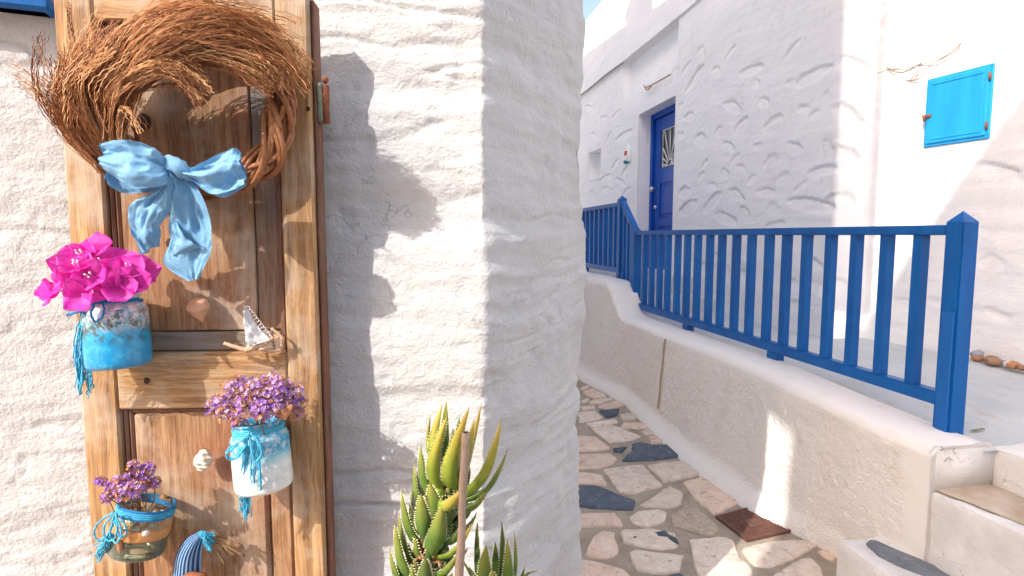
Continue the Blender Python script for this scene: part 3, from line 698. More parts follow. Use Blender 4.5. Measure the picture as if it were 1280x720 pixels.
mesh('worn_tread', (np.array(tp + [p + np.array([0, 0, .005]) for p in tp]), [[8, 9, 10, 11, 12, 13, 14, 15]] + [[i, (i + 1) % 8, 8 + (i + 1) % 8, 8 + i] for i in range(8)]), 'tread', t, sm=False)
mesh('riser', fine_box(-2.2, -.41, .250, .42, .40, .613, .02, .018, .008, 7), 'plaster_step', t)
sp = [onz(x, y, .212) for x, y in ((1083, 679), (1088, 675), (1096, 676), (1120, 687), (1150, 699), (1190, 717), (1240, 742), (1210, 745), (1160, 722), (1120, 704), (1098, 693))]
n = len(sp); spv = np.array([p - np.array([0, 0, .01]) for p in sp] + [p + np.array([0, 0, .0015]) for p in sp])
mesh('slate_strip', (spv, [list(range(n, 2 * n))] + [[i, (i + 1) % n, n + (i + 1) % n, n + i] for i in range(n)]), 'slate_grey', t, sm=False)

# ---- right house
CO = (C1 - A0) @ AN; CS = (C1 - A0) @ AE
S_FAR = 12.0
pf = al(S_FAR, CO); C2 = onplane(1085, 300, C1, AE); C2 = np.array([C2[0], C2[1], 0])
hd = nrm(np.array([.34, -.94, 0.])); c3 = C2 + hd * 4.5
HR = [pf[:2], C1[:2], C2[:2], c3[:2]]
u1 = S_FAR - CS; u2 = u1 + np.linalg.norm(C2[:2] - C1[:2])
hn = np.array([hd[1], -hd[0], 0])                       # out of the hatch wall
WN = -AN
def on_house(x, y): p = onplane(x, y, C1, AN); return (p - A0) @ AE, p[2]
def on_hatch(x, y, off=0.0): return onplane(x, y, C2 + hn * off, hn)
DS0, DS1, DZ0, DZ1 = on_house(841.5, 240)[0], on_house(796.5, 240)[0], .95, on_house(818, 133)[1]
NS0, NS1, NZ0, NZ1 = on_house(751, 200)[0], on_house(735.5, 200)[0], on_house(743, 221)[1], on_house(743, 188)[1]
PTOP = on_house(746, 15)[1]; HZ = on_house(780, 78)[1]; HS0, HS1 = on_house(848, 23)[0], on_house(780, 78)[0]
dents = []
for x, y, w_, h_ in [(640,105,150,75),(345,220,72,52),(460,205,42,40),(185,260,42,36),(375,290,62,42),(295,315,25,46),(490,290,84,80),(225,345,58,66),(330,370,62,36),(575,375,68,48),(485,425,54,50),(355,415,38,28),(245,435,28,22),(150,330,34,36),(380,455,44,36),(315,472,32,54),(680,460,115,46),(530,490,54,42),(415,495,34,28),(165,540,54,44),(270,520,34,40),(360,550,64,52),(465,540,68,42),(180,600,84,54),(270,580,80,48),(490,600,44,44),(635,590,185,56),(390,620,44,54),(320,640,84,56),(500,668,80,44),(205,115,84,46),(175,75,40,26),(125,85,30,26),(285,90,34,40),(230,20,34,60),(410,85,90,46),(340,15,40,30),(560,10,90,36),(145,225,36,26),(610,230,50,30),(430,130,36,30),(560,130,40,30),(650,250,40,36),(600,520,60,36),(230,480,30,26),(440,370,40,28),(690,200,40,70),(700,380,50,70)]:
    px, py = 800 + x / 3, 60 + y / 3; s, z = on_house(px, py); sa, _ = on_house(px - w_ / 6, py); sb, _ = on_house(px + w_ / 6, py); _, za_ = on_house(px, py - h_ / 6); _, zb_ = on_house(px, py + h_ / 6)
    dents.append((S_FAR - s, z, abs(sa - sb) / 2, abs(za_ - zb_) / 2))
for x, y, w_, h_ in [(235,200,90,44),(195,340,40,34),(250,362,56,40),(145,410,60,36),(220,430,60,36),(85,500,44,34),(150,470,50,34),(250,480,44,34),(165,205,30,30),(200,90,40,28),(140,110,40,28),(90,200,40,28),(60,60,34,24)]:
    px, py = 720 + x / 4, 120 + y / 4; s, z = on_house(px, py); sa, _ = on_house(px - w_ / 8, py); sb, _ = on_house(px + w_ / 8, py); _, za_ = on_house(px, py - h_ / 8); _, zb_ = on_house(px, py + h_ / 8)
    dents.append((S_FAR - s, z, abs(sa - sb) / 2, abs(za_ - zb_) / 2))
rd = np.random.default_rng(8)
for _ in range(14): dents.append((rd.uniform(u1 - 2.6, u1 - .1), rd.uniform(.75, 1.35), rd.uniform(.05, .13), rd.uniform(.04, .08)))
for x, y, w_, h_ in [(1110,30,26,20),(1140,32,24,18),(1140,226,26,14),(1145,262,34,14),(1245,215,70,26),(1200,310,30,20),(1105,330,24,20),(1150,330,34,24),(1240,330,40,22),(1095,300,20,18),(1245,395,40,20),(1130,380,34,18)]:
    p = on_hatch(x, y); uu = u2 + (p - C2) @ hd; a = on_hatch(x + w_ / 2, y); b = on_hatch(x, y + h_ / 2)
    dents.append((uu, p[2], abs((a - p) @ hd), abs(p[2] - b[2])))
for z in (1.0, 1.35, 1.62, 1.9, 2.2, 2.5): dents.append((u1 + rd.uniform(.0, .12), z + rd.uniform(-.05, .05), .13, .07))
def dispR(U, Z, X, Y):
    w = .12 * fbm(U * 1.1, Z * 1.1, 0, 2, 3)
    d = .022 * fbm(U * .9, Z * 1.2, 0, 3, 121) + .0030 * fbm(U * 2.2, (Z + w) * 8, 0, 4, 131) + .0014 * vnoise(U * 3, (Z + w) * 32, 0, 141) + .0016 * fbm(U * 17, Z * 25, 0, 3, 143)
    d = d + .0012 * np.tanh(3.0 * fbm(U * 3.1, Z * 4.4, 0, 3, 127)) + .0006 * np.tanh(4 * fbm(U * 7, Z * 10, 0, 2, 129))
    hat = smooth(u2 - .05, u2 + .05, U)
    d = d + hat * .004 * vnoise(U * 2.2, (Z + w) * 24, 0, 151)
    for k, (a, z, ra, rb) in enumerate(dents):
        sel = (np.abs(U - a) < ra * 1.5) & (np.abs(Z - z) < rb * 1.6)
        if not sel.any(): continue
        ro = .45 * math.sin(k * 5.3); du, dz = U[sel] - a, Z[sel] - z
        x = (du * math.cos(ro) + dz * math.sin(ro)) / ra; y = (dz * math.cos(ro) - du * math.sin(ro)) / (rb * (.75 + .35 * math.sin(k * 2.7) ** 2))
        wob = .22 * fbm(x * 1.6 + k * 7, y * 1.6, 0, 2, 161)
        rr = np.sqrt(x * x + y * y) + wob + .12 * x * y * (1 if k % 2 else -1)
        q = smooth(1.03, .86, rr)
        dep = min(.018, .05 * ra + .007)
        prof = q * (.30 + .70 * smooth(-.8, .85, y)) * (1 - .30 * smooth(.6, .0, rr) + .30 * fbm(x * 2.2 + k, y * 2.2, 0, 3, 171))
        d[sel] -= dep * prof
    rim = np.maximum.reduce([smooth(.12, .0, np.maximum(np.maximum(DS0 - (S_FAR - U), (S_FAR - U) - DS1), np.maximum(DZ0 - Z, Z - DZ1))), smooth(.10, .0, np.maximum(np.maximum(NS0 - (S_FAR - U), (S_FAR - U) - NS1), np.maximum(NZ0 - Z, Z - NZ1)))])
    hz = on_hatch(1197, 132); uh = u2 + (hz - C2) @ hd
    rim = np.maximum(rim, smooth(.42, .28, np.hypot(U - uh, Z - hz[2])))
    d = d * (1 - rim)
    d = d + .035 * smooth(PTOP - .26, PTOP - .23, Z) + .012 * smooth(1.02, .94, Z) * smooth(u1 + .1, u1 - .1, U)
    s = S_FAR - U; sd = smooth(HS0 - .02, HS0 + .06, s) * smooth(HS1 + .04, HS1 - .04, s)
    d = d + .022 * (Z > HZ - .001) * smooth(u1 + .2, u1 - .1, U) - .10 * sd * (Z <= HZ - .001) * smooth(HZ - .75, HZ - .1, Z)
    return d
uR = axis_vals((0, 4.6, .05), (4.6, u1 - 3.9, .020), (u1 - 3.9, u2 + 1.3, .0125), (u2 + 1.3, u2 + 4.4, .12))
uR = np.sort(np.concatenate([uR, [S_FAR - q for q in (DS0, DS1, NS0, NS1)]])); uR = uR[np.concatenate([[True], np.diff(uR) > 1e-3])]
for q in (DS0, DS1, NS0, NS1): uR[np.argmin(abs(uR - (S_FAR - q)))] = S_FAR - q
zR = axis_vals((.5, 3.5, .0125), (3.5, PTOP, .03))
zR = np.sort(np.concatenate([zR, [HZ - .004, HZ]])); zR = zR[np.concatenate([[True], np.diff(zR) > 2e-3])]
for q in (DZ0, DZ1, NZ0, NZ1): zR[np.argmin(abs(zR - q))] = q
t = thing('whitewashed_house', al(4, CO + .5, 0), 'white house with blue panelled door and dented plaster above the terrace', 'house')
HOUSE_R = t
geoR, _ = strip(HR, uR, zR, dispR, .020, holes=((S_FAR - DS1, S_FAR - DS0, DZ0, DZ1), (S_FAR - NS1, S_FAR - NS0, NZ0, NZ1)))
mesh('wall', geoR, 'plaster_house', t)
mesh('roof', ([(*pf[:2], PTOP - .005), (*C1[:2], PTOP - .005), (*C2[:2], PTOP - .005), (*c3[:2], PTOP - .005), (c3[0] + 5, c3[1], PTOP - .005), (pf[0] + 5, pf[1], PTOP - .005)], [[5, 4, 3, 2, 1, 0]]), 'plaster_house', t, sm=False)
lo, ro = S_FAR, 0
# door recess
RC = CO + .19
rec = join(albox(DS1, DS1 + .06, CO + .004, RC + .12, DZ0 - .03, DZ1 + .06, 0), albox(DS0 - .06, DS0, CO + .004, RC + .12, DZ0 - .03, DZ1 + .06, 0), albox(DS0, DS1, CO + .004, RC + .12, DZ1, DZ1 + .06, 0), albox(DS0, DS1, CO - .03, RC + .12, DZ0 - .06, DZ0 + .012, 0))
mesh('door_recess', rec, 'plaster_house', t, sm=False)
nic = join(albox(NS1, NS1 + .04, CO + .004, CO + .20, NZ0 - .03, NZ1 + .04, 0), albox(NS0 - .04, NS0, CO + .004, CO + .20, NZ0 - .03, NZ1 + .04, 0), albox(NS0, NS1, CO + .004, CO + .20, NZ1, NZ1 + .04, 0), albox(NS0, NS1, CO - .012, CO + .20, NZ0 - .05, NZ0 + .004, 0), albox(NS0 - .04, NS1 + .04, CO + .17, CO + .20, NZ0, NZ1, 0))
mesh('niche', nic, 'plaster_house', t, sm=False)
# blue door
dr = mesh('door', albox(DS0 + .06, DS1 - .06, RC + .02, RC + .06, DZ0 + .015, DZ1 - .06, .004), 'blue_door', t, sm=False)
dr['label'] = 'deep blue panelled door with sunburst window'
mesh('frame', join(albox(DS1 - .065, DS1 - .001, RC - .03, RC + .05, DZ0 + .013, DZ1 - .001), albox(DS0 + .001, DS0 + .065, RC - .03, RC + .05, DZ0 + .013, DZ1 - .001), albox(DS0 + .065, DS1 - .065, RC - .0295, RC + .05, DZ1 - .07, DZ1 - .001)), 'blue_door', dr, sm=False)
s0, s1 = DS0 + .075, DS1 - .075
def dbar(a0, a1, z0, z1, o0=.0, o1=.022): return albox(a0, a1, RC + o0, RC + o1, z0, z1, .006)
for a0, a1, z0, z1 in ((s0, s0 + .15, DZ0 + .02, DZ1 - .075), (s1 - .15, s1, DZ0 + .02, DZ1 - .075)): mesh('stile', dbar(a0, a1, z0, z1), 'blue_door', dr, sm=False)
DK = DZ1 - 2.94; WB_ = 2.272 + DK
for z0, z1 in ((DZ0 + .02, DZ0 + .16), (1.56 + DK, 1.66 + DK), (2.08 + DK, 2.26 + DK), (2.71 + DK, DZ1 - .075)): mesh('rail', dbar(s0 + .15, s1 - .15, z0, z1, .002), 'blue_door', dr, sm=False)
for z0, z1 in ((DZ0 + .20, 1.52 + DK), (1.70 + DK, 2.04 + DK)): mesh('panel', albox(s0 + .18, s1 - .18, RC + .006, RC + .03, z0, z1, .018), 'blue_door', dr, sm=False)
pn = mesh('pane', albox(s0 + .15, s1 - .15, RC + .010, RC + .02, 2.26 + DK, 2.71 + DK, 0), 'pane', dr, sm=False)
ca = (s0 + s1) / 2; gl = []
for k in range(9):
    a = math.radians(8 + k * 20.5); R0, R1 = .07, .6
    c_, s_ = math.cos(a), math.sin(a); R1 = min(R1, .19 / max(abs(c_), 1e-3), .42 / max(s_, 1e-3))
    gl.append(tube([al(ca + R0 * c_, RC + .002, WB_ + R0 * s_), al(ca + R1 * c_, RC + .002, WB_ + R1 * s_)], .009, 5))
gl.append(tube([al(ca + .07 * math.cos(a), RC + .002, WB_ + .07 * math.sin(a)) for a in np.linspace(0, math.pi, 12)], .010, 5))
gl.append(tube([al(ca - .19, RC + .002, 2.27 + DK), al(ca - .19, RC + .002, 2.70 + DK), al(ca + .19, RC + .002, 2.70 + DK), al(ca + .19, RC + .002, 2.27 + DK), al(ca - .19, RC + .002, 2.27 + DK)], .009, 4))
mesh('sunburst_grille', join(*gl), 'white_metal', dr)
mesh('knob', join(blob(al(s1 - .075, RC - .06, 2.02 + DK), (.034, .034, .034), 1, .0), tube([al(s1 - .075, RC + .01, 2.02 + DK), al(s1 - .075, RC - .05, 2.02 + DK)], .014, 8)), 'steel', dr)
mesh('lock', join(tube([al(s1 - .075, RC + .01, 1.80 + DK), al(s1 - .075, RC - .025, 1.80 + DK)], .022, 10)), 'steel', dr)
# hatch in the sunlit wall
hc = [on_hatch(*q, .02) for q in ((1156, 100), (1238, 79), (1238, 172), (1155, 184))]
hu = [(p - C2) @ hd for p in hc]; HU0, HU1 = (hu[0] + hu[3]) / 2, (hu[1] + hu[2]) / 2; HZ0, HZ1 = (hc[2][2] + hc[3][2]) / 2, (hc[0][2] + hc[1][2]) / 2
def hbox(a0, a1, n0, n1, z0, z1, b=.003): return place(bbox((a1 - a0, n1 - n0, z1 - z0), b), C2 + hd * (a0 + a1) / 2 + hn * (n0 + n1) / 2 + np.array([0, 0, (z0 + z1) / 2]), hd, hn)
h = mesh('hatch', hbox(HU0 + .016, HU1 - .016, -.02, .022, HZ0 + .016, HZ1 - .016, .004), 'hatch', t, sm=False); h['label'] = 'light blue metal hatch with rusty latch in the sunlit wall'
mesh('frame', join(hbox(HU0, HU1, -.02, .013, HZ0, HZ0 + .022), hbox(HU0, HU1, -.02, .013, HZ1 - .022, HZ1), hbox(HU0, HU0 + .022, -.02, .0145, HZ0 + .022, HZ1 - .022), hbox(HU1 - .022, HU1, -.02, .0145, HZ0 + .022, HZ1 - .022)), 'hatch', h, sm=False)
mesh('panel_rib', join(hbox(HU0 + .035, HU1 - .035, .015, .026, HZ1 - .045, HZ1 - .038, .002), hbox(HU0 + .035, HU1 - .035, .015, .026, HZ0 + .038, HZ0 + .045, .002), hbox(HU1 - .045, HU1 - .038, .015, .026, HZ0 + .045, HZ1 - .045, .002)), 'hatch', h, sm=False)
for z in (HZ0 + .07, HZ1 - .07): mesh('hinge', tube([C2 + hd * (HU1 - .010) + hn * .022 + np.array([0, 0, z - .02]), C2 + hd * (HU1 - .010) + hn * .022 + np.array([0, 0, z + .02])], .007, 8), 'rust', h)
lz = (HZ0 + HZ1) / 2 - .03
mesh('latch', join(hbox(HU0 + .0, HU0 + .045, .022, .032, lz, lz + .02, .003), tube([C2 + hd * (HU0 + .018) + hn * .04 + np.array([0, 0, lz - .022]), C2 + hd * (HU0 + .012) + hn * .045 + np.array([0, 0, lz + .015])], .008, 8)), 'rust', h)
# cables on the right house
solo('cable', tube(spline([onplane(x, y, C1 - AN * .035, AN) for x, y in ((722, 122), (740, 108), (758, 93), (779, 78))], 24), .012, 6), 'cable', 'grey cable strung along the white house wall above the niche', 'cable')
solo('cable_stub', join(tube(spline([onplane(x, y, C1 - AN * .02, AN) for x, y in ((838, 93), (826, 100), (815, 106), (808, 109))], 10), .009, 5), tube(spline([onplane(x, y, C1 - AN * .03, AN) for x, y in ((805, 107), (809, 112), (814, 108))], 8), .010, 5)), 'wire', 'rusty cable stub on the white wall above the blue door', 'cable')
wp = [(1079, -8), (1079, 40), (1078, 84), (1092, 92), (1116, 86), (1140, 84), (1152, 78), (1128, 90), (1108, 84), (1124, 97), (1142, 100), (1148, 88), (1138, 101), (1152, 96), (1160, 84), (1190, 66), (1201, 54), (1178, 72), (1148, 82)]
solo('wire', tube(spline([on_hatch(x, y, .015 + .006 * (k % 3)) for k, (x, y) in enumerate(wp)], 110), .0028, 5), 'wire', 'tangled tan wire hanging on the sunlit wall near the blue hatch', 'wire')
# small ceramic ornament by the door
t2 = thing('wall_ornament', al(DS1 + .2, CO, 2.5), 'small red and teal ceramic ornament on the house wall beside the blue door', 'ornament')
oc = onplane(786, 194, C1, AN)
mesh('flower', blob(oc - AN * .02 + np.array([0, 0, .02]), (.04, .04, .05), 5, .5, 2, 3), 'ceramic_red', t2); mesh('leaf', blob(oc - AN * .02 - np.array([0, 0, .085]), (.05, .03, .03), 6, .4, 2, 3), 'ceramic_teal', t2)
mesh('plate', blob(oc - AN * .004, (.05, .05, .13), 7, .15), 'ceramic_white', t2)

# ---- unseen house behind the camera, outline drawn to shade the alley
t = thing('whitewashed_house', (1, -4, 0), 'unseen gabled white neighbouring house shaped to cast shadow over the alley', 'house')
YB = -1.6; bx = -2.117
prof = [(bx, 0), (bx, 4.30), (bx + .012, 4.62), (bx + .0, 4.80), (-2.38, 4.92), (-2.38, 6.00), (-1.91, 6.30), (-1.35, 6.66), (-1.01, 6.85), (-.60, 7.05), (.25, 5.3), (.25, 0)]
n = len(prof); V = [(x, YB, z) for x, z in prof] + [(x + (-.9 if x < 0 else .0) * .0, YB - 5, z) for x, z in prof]
wl = mesh('wall', (V, [list(range(n)), list(range(2 * n - 1, n - 1, -1))] + [[i, n + i, n + (i + 1) % n, (i + 1) % n] for i in range(n)]), 'plaster_house', t, sm=False)
for x in (-1.3,):
    wi = mesh('window', place(bbox((.7, .04, 1.1), .01), (x, YB + .005, 3.9)), 'pane', t, sm=False); mesh('frame', join(*[place(bbox(q, .005), (x + a, YB + .03, 3.9 + c)) for q, a, c in (((.06, .05, 1.1), -.35, 0), ((.06, .05, 1.1), .35, 0), ((.64, .048, .06), 0, .52), ((.64, .048, .06), 0, -.52), ((.04, .046, .98), 0, 0))]), 'blue', wi, sm=False)
mesh('door', place(bbox((.95, .05, 2.05), .01), (-.5, YB + .01, 1.03)), 'blue_door', t, sm=False)

# ---- the house that closes the alley where it bends away
FE = al(11.6, -1.2, 0); t = thing('whitewashed_house', FE, 'small flat-roofed white house closing the far end of the alley', 'house')
sv_ = np.linspace(-3.2, 3.4, 60); zv_ = np.linspace(-.02, 3.6, 36); SV, ZV = np.meshgrid(sv_, zv_)
dv = .03 * fbm(SV * 1.2, ZV * 1.4, 0, 3, 201)
V = np.stack([FE[0] + AN[0] * SV - AE[0] * dv, FE[1] + AN[1] * SV - AE[1] * dv, ZV], -1)
mesh('wall', (V.reshape(-1, 3), grid_faces(36, 60)), 'plaster_house', t)
mesh('body', albox(11.66, 14.5, -4.3, 2.1, -.02, 3.58, .03), 'plaster_house', t, sm=False)
w = mesh('window', albox(11.53, 11.62, -1.9, -1.2, 1.3, 2.2, .01), 'pane', t, sm=False)
mesh('frame', join(albox(11.50, 11.58, -1.96, -1.89, 1.24, 2.26), albox(11.50, 11.58, -1.21, -1.14, 1.24, 2.26), albox(11.505, 11.58, -1.89, -1.21, 2.19, 2.26), albox(11.505, 11.58, -1.89, -1.21, 1.24, 1.31), albox(11.51, 11.58, -1.57, -1.53, 1.31, 2.19)), 'blue_door', w, sm=False)
mesh('door', albox(11.50, 11.62, -.6, .3, .0, 2.0, .01), 'blue_door', t, sm=False)

# ---- blue railing
t = thing('wooden_railing', al(1.2, .2327, .66), 'bright blue wooden railing with square balusters along the terrace edge', 'railing')
PO = .2327
def albar(sa, za_, sb, zb_, w, h, bev=.004):
    a, b = al(sa, PO, za_), al(sb, PO, zb_); d = b - a; L = np.linalg.norm(d); d /= L; side = AN; upv = np.cross(side, d); upv = upv if upv[2] > 0 else -upv
    return place(bbox((L, w, h), bev, 2), (a + b) / 2, d, side, upv)
SE, S3, S2 = -.275, 2.735, 3.10
def post(s, z0, z1, w=.070, tip=.040):
    h = w / 2; g = bbox((w, w, z1 - z0), .004, 2); g = place(g, al(s, PO, (z0 + z1) / 2), AE, AN)
    b = h + .000; c = [al(s + x * b, PO + y * b, z1 - .003) for x, y in ((-1, -1), (1, -1), (1, 1), (-1, 1))] + [al(s, PO, z1 + tip)]
    return join(g, (c, [[0, 1, 4], [1, 2, 4], [2, 3, 4], [3, 0, 4]]))
ep = mesh('post', post(SE, ttop(SE) - .015, 1.408), 'blue', t, sm=False)
pl = mesh('cleat', albox(SE - .030, SE + .018, PO - .0355 - .009, PO - .0355, ttop(SE) - .008, 1.075, .003), 'blue_worn', ep, sm=False); pl['label'] = 'worn blue plank nailed to the post foot'
mesh('post', post(S3, .60, 1.41, .072, .035), 'blue', t, sm=False)
mesh('post', post(S2, .775, 1.715, .072, .035), 'blue', t, sm=False)
mesh('top_rail', albar(SE + .034, 1.378, S3 - .036, 1.392, .062, .038), 'blue', t, sm=False)
mesh('bottom_rail', albar(SE + .034, .735, S3 - .036, .748, .052, .052), 'blue', t, sm=False)
mesh('top_rail', albar(S3 + .0, 1.40, S2 - .0, 1.70, .055, .045), 'blue', t, sm=False)
mesh('bottom_rail', albar(S3 + .0, .735, S2 - .0, 1.035, .045, .045), 'blue', t, sm=False)
mesh('top_rail', albar(S2 + .036, 1.668, 7.2, 1.668, .062, .038), 'blue', t, sm=False)
mesh('bottom_rail', albar(S2 + .036, 1.035, 7.2, 1.035, .052, .052), 'blue', t, sm=False)
bw = .042
bl = bbox((bw, bw, 1), 0); 
def baluster(s, z0, z1):
    g = bbox((bw, bw, z1 - z0), .003); mesh('baluster', place(g, al(s, PO, (z0 + z1) / 2), AE, AN), 'blue', t, sm=False)
for px in (806, 815, 825, 835, 847, 859, 872, 887, 902, 920, 939, 961, 983, 1008, 1038, 1070, 1108, 1150):
    p = onplane(px, 330, al(0, PO), AN); s = (p - A0) @ AE; f = (s - SE) / (S3 - SE); baluster(s, .759 + .013 * f, 1.361 + .013 * f)
for k in (1, 2, 3):
    f = k / 4; s = S3 + (S2 - S3) * f; baluster(s, .752 + .30 * f, 1.385 + .30 * f)
s = S2 + .16
while s < 7.1: baluster(s, 1.059, 1.651); s += .150
for s, z0, z1 in ((.754, .66, .712), (1.754, .66, .715), (4.2, .945, 1.012), (5.6, .945, 1.012)): mesh('foot', albox(s - .045, s + .045, PO - .024, PO + .024, z0, z1, .003), 'blue', t, sm=False)

# ---- pebbles at the foot of the sunlit wall
pb = [(1222, 436, 9, 'b', 'blue grey pebble beside the blue post on the terrace'), (1222, 442.5, 9, 'c', 'flat orange pebble under the blue grey one on the terrace'), (1240, 439, 10, 'a', 'largest brown pebble at the foot of the sunlit wall'), (1243, 446, 11, 'a', 'flat brown pebble lying below the largest brown one'), (1254, 442, 7, 'b', 'small pale grey pebble between brown and orange pebbles'), (1267, 445, 10, 'c', 'rounded bright orange pebble at the foot of the wall'), (1262, 450.5, 9, 'd', 'flat white pebble in front of the orange one'), (1279, 450, 8, 'a', 'brown pebble next to the rounded orange one'), (1290, 452, 8, 'b', 'grey pebble at the end of the pebble row')]
for k, (x, y, r, c, lab) in enumerate(pb):
    p = on_hatch(x, y + 2, .05 if y < 445 else .09); rr = .86 * r / 700 * p[1]
    solo('pebble', blob((p[0], p[1], ttop(1) - .014 + rr * .5 + (.02 if y < 440 and k != 2 else 0)), (rr * 1.05, rr * .8, rr * .6), 30 + k, .35, 2, 1.3), 'rock_' + c, lab, 'pebble', 'pebbles at the foot of the sunlit wall')
# small metal strip by the post
solo('metal_strip', place(bbox((.07, .012, .004), .001), onz(1222, 537, .617), nrm(np.array([1, .35, 0.])), nrm(np.array([-.35, 1, 0.]))), 'verdigris', 'thin metal strip lying on the terrace beside the post foot', 'metal strip', sm=False)
# red flower pot seen through the far balusters
t = thing('flower_pot', al(4.15, .75, .955), 'small red flower pot with leaves behind the far balusters', 'flower pot')
mesh('pot', place(lathe([(.06, 0), (.085, .16), (.095, .16), (.095, .19), (.08, .19), (.075, .15), (0, .15)], 20), al(4.15, .75, .955)), 'ceramic_red', t)
gs = []
for k in range(26):
    a = k * 2.4; b = al(4.15, .75, 1.10); e_ = b + np.array([math.cos(a) * .13, math.sin(a) * .13, .10 + .12 * random.random()])
    gs.append(tube(spline([b, (b + e_) / 2 + np.array([0, 0, .05]), e_], 5), [.006, .018, .024, .018, .002], 4))
mesh('foliage', join(*gs), 'leaf', t)

# =================================================================== THE OLD DOOR AND WHAT HANGS ON IT
def U(x, y, off=0.0): return float((D(x, y, off) - DP) @ DU)
def Zd(x, y, off=0.0): return float(D(x, y, off)[2])
def DL(u, n, z): return DP + DU * u + DN * n + np.array([0, 0, z])
u0 = (U(63, 0) + U(118, 720)) / 2; u1_ = (U(120, 30) + U(143, 485) + U(159, 700)) / 3
v0 = (U(345, 40) + U(363, 600)) / 2; v1 = (U(389, 40) + U(400, 600)) / 2
zt = Zd(230, -17); zr = Zd(230, 27); zl1 = Zd(230, 441); zl0 = Zd(230, 511)
door = thing('old_wooden_door', DL((u0 + v1) / 2, -.02, 0), 'weathered pine panelled door standing against the white wall, hung with ornaments', 'door')
def lump_board(g, amp=.0012, seed=1): return g
mesh('stile', doorbox(u0, u1_, -.040, 0, .002, zt, .004), 'wood_z', door, sm=False)
mesh('stile', doorbox(v0, v1, -.040, .0005, .002, zt, .004), 'wood_z', door, sm=False)
mesh('edge_strip', doorbox(v1 + .001, v1 + .007, -.050, -.012, .002, zt - .01, .002), 'wood_red', door, sm=False)
mesh('rail', doorbox(u1_ + .0008, v0 - .0008, -.038, -.0008, zr, zt - .001, .003), 'wood_x', door, sm=False)
mesh('rail', doorbox(u1_ + .0008, v0 - .0008, -.038, -.0006, zl0, zl1, .003), 'wood_x', door, sm=False)
mesh('rail', doorbox(u1_ + .0008, v0 - .0008, -.038, -.0006, .002, .16, .003), 'wood_x', door, sm=False)
zg = Zd(230, 416); ub = U(311, 220)
pf_ = -.016
um = u1_ + .018
mesh('panel_board', doorbox(u1_ + .016, ub - .0008, -.032, pf_, zg + .001, zr, .002), 'panel_z', door, sm=False)
mesh('panel_board', doorbox(ub + .0008, v0 - .012, -.032, pf_ - .002, zg + .001, zr, .002), 'panel_greyz', door, sm=False)
mesh('panel_strip', doorbox(u1_ + .016, v0 - .012, -.034, pf_ + .003, zl1 + .001, zg - .001, .002), 'panel_grey', door, sm=False)
ub2 = U(331, 620)
mesh('panel_board', doorbox(u1_ + .016, ub2, -.032, pf_ + .004, .162, zl0 - .010, .006), 'panel_z', door, sm=False)
mesh('panel_board', doorbox(ub2 + .006, v0 - .004, -.034, pf_ + .006, .162, zl0 - .001, .004), 'panel_z', door, sm=False)
def mould(uA, uB, zA, zB):
    return join(doorbox(uA, (uA + uB) / 2, -.036, -.009, zA, zB, .004), doorbox((uA + uB) / 2 + .0005, uB, -.036, -.0125, zA, zB, .003))
mesh('moulding', mould(u1_ + .001, u1_ + .016, zl1 + .001, zr - .001), 'wood_red', door, sm=False)
mesh('moulding', mould(u1_ + .001, u1_ + .016, .162, zl0 - .001), 'wood_red', door, sm=False)
mesh('moulding', doorbox(v0 - .012, v0 - .001, -.036, -.008, zl1 + .001, zr - .001, .003), 'wood_red', door, sm=False)
mesh('moulding', doorbox(u1_ + .016, ub2, -.036, -.010, zl0 - .009, zl0 - .001, .003), 'wood_red', door, sm=False)
# hinge on the right edge, with rusty pin
zh0, zh1 = Zd(400, 150), Zd(400, 97)
hg = mesh('hinge', join(doorbox(v1 + .0075, v1 + .016, -.040, -.012, zh0, zh1 - .004, .002)), 'verdigris', door, sm=False)
mesh('hinge_pin', join(tube([DL(v1 + .021, -.020, zh0 - .002), DL(v1 + .021, -.020, zh0 + .02), DL(v1 + .021, -.020, zh1 - .01), DL(v1 + .021, -.020, zh1 - .008)], [.0068, .0062, .0068, .006], 10), blob(DL(v1 + .021, -.020, zh1 + .002), (.006, .006, .007), 3, .2)), 'rust', hg)
# knots, nail holes
for x, y, r in ((60 + 119, 152, .012), (212, 304, .007), (385, 108, .0035), (385, 136, .0035), (250 + 6, 690, .006), (183, 476, .005)):
    n_ = pf_ + .0005 if x < 340 and not 440 < y < 510 else .001
    mesh('knot', blob(D(x, y, n_), (r, .0012, r * 1.2), int(x), .12, 3), 'dark', door)

# ---- wreath
wc = (247, 131); wt = thing('vine_wreath', D(wc[0], wc[1], 0) - np.array([0, 0, .16]), 'grapevine wreath with dried grass plumes and light blue bow on the door', 'wreath')
Rw = 99 / 730; wcen = D(wc[0], wc[1], .036)
def wpt(a, r, n): return wcen + DU * (r * math.cos(a)) + np.array([0, 0, 1.0]) * (r * math.sin(a)) + DN * n
for k in range(19):
    P = []; ph = random.uniform(0, 6.28); tw = random.choice((3, 4, 5, -4)); rad = random.uniform(.009, .021); jit = random.uniform(-.006, .006)
    a0 = random.uniform(0, 6.28)
    for i in range(90):
        a = a0 + i / 89 * (2 * math.pi * .99); q = ph + tw * (a - a0); P.append(wpt(a, Rw + jit + rad * math.cos(q) + .003 * math.sin(5 * a + k), rad * .9 * math.sin(q)))
    mesh('vine', tube(P, random.uniform(.0032, .0056), 7, True, .12), 'vine', wt)
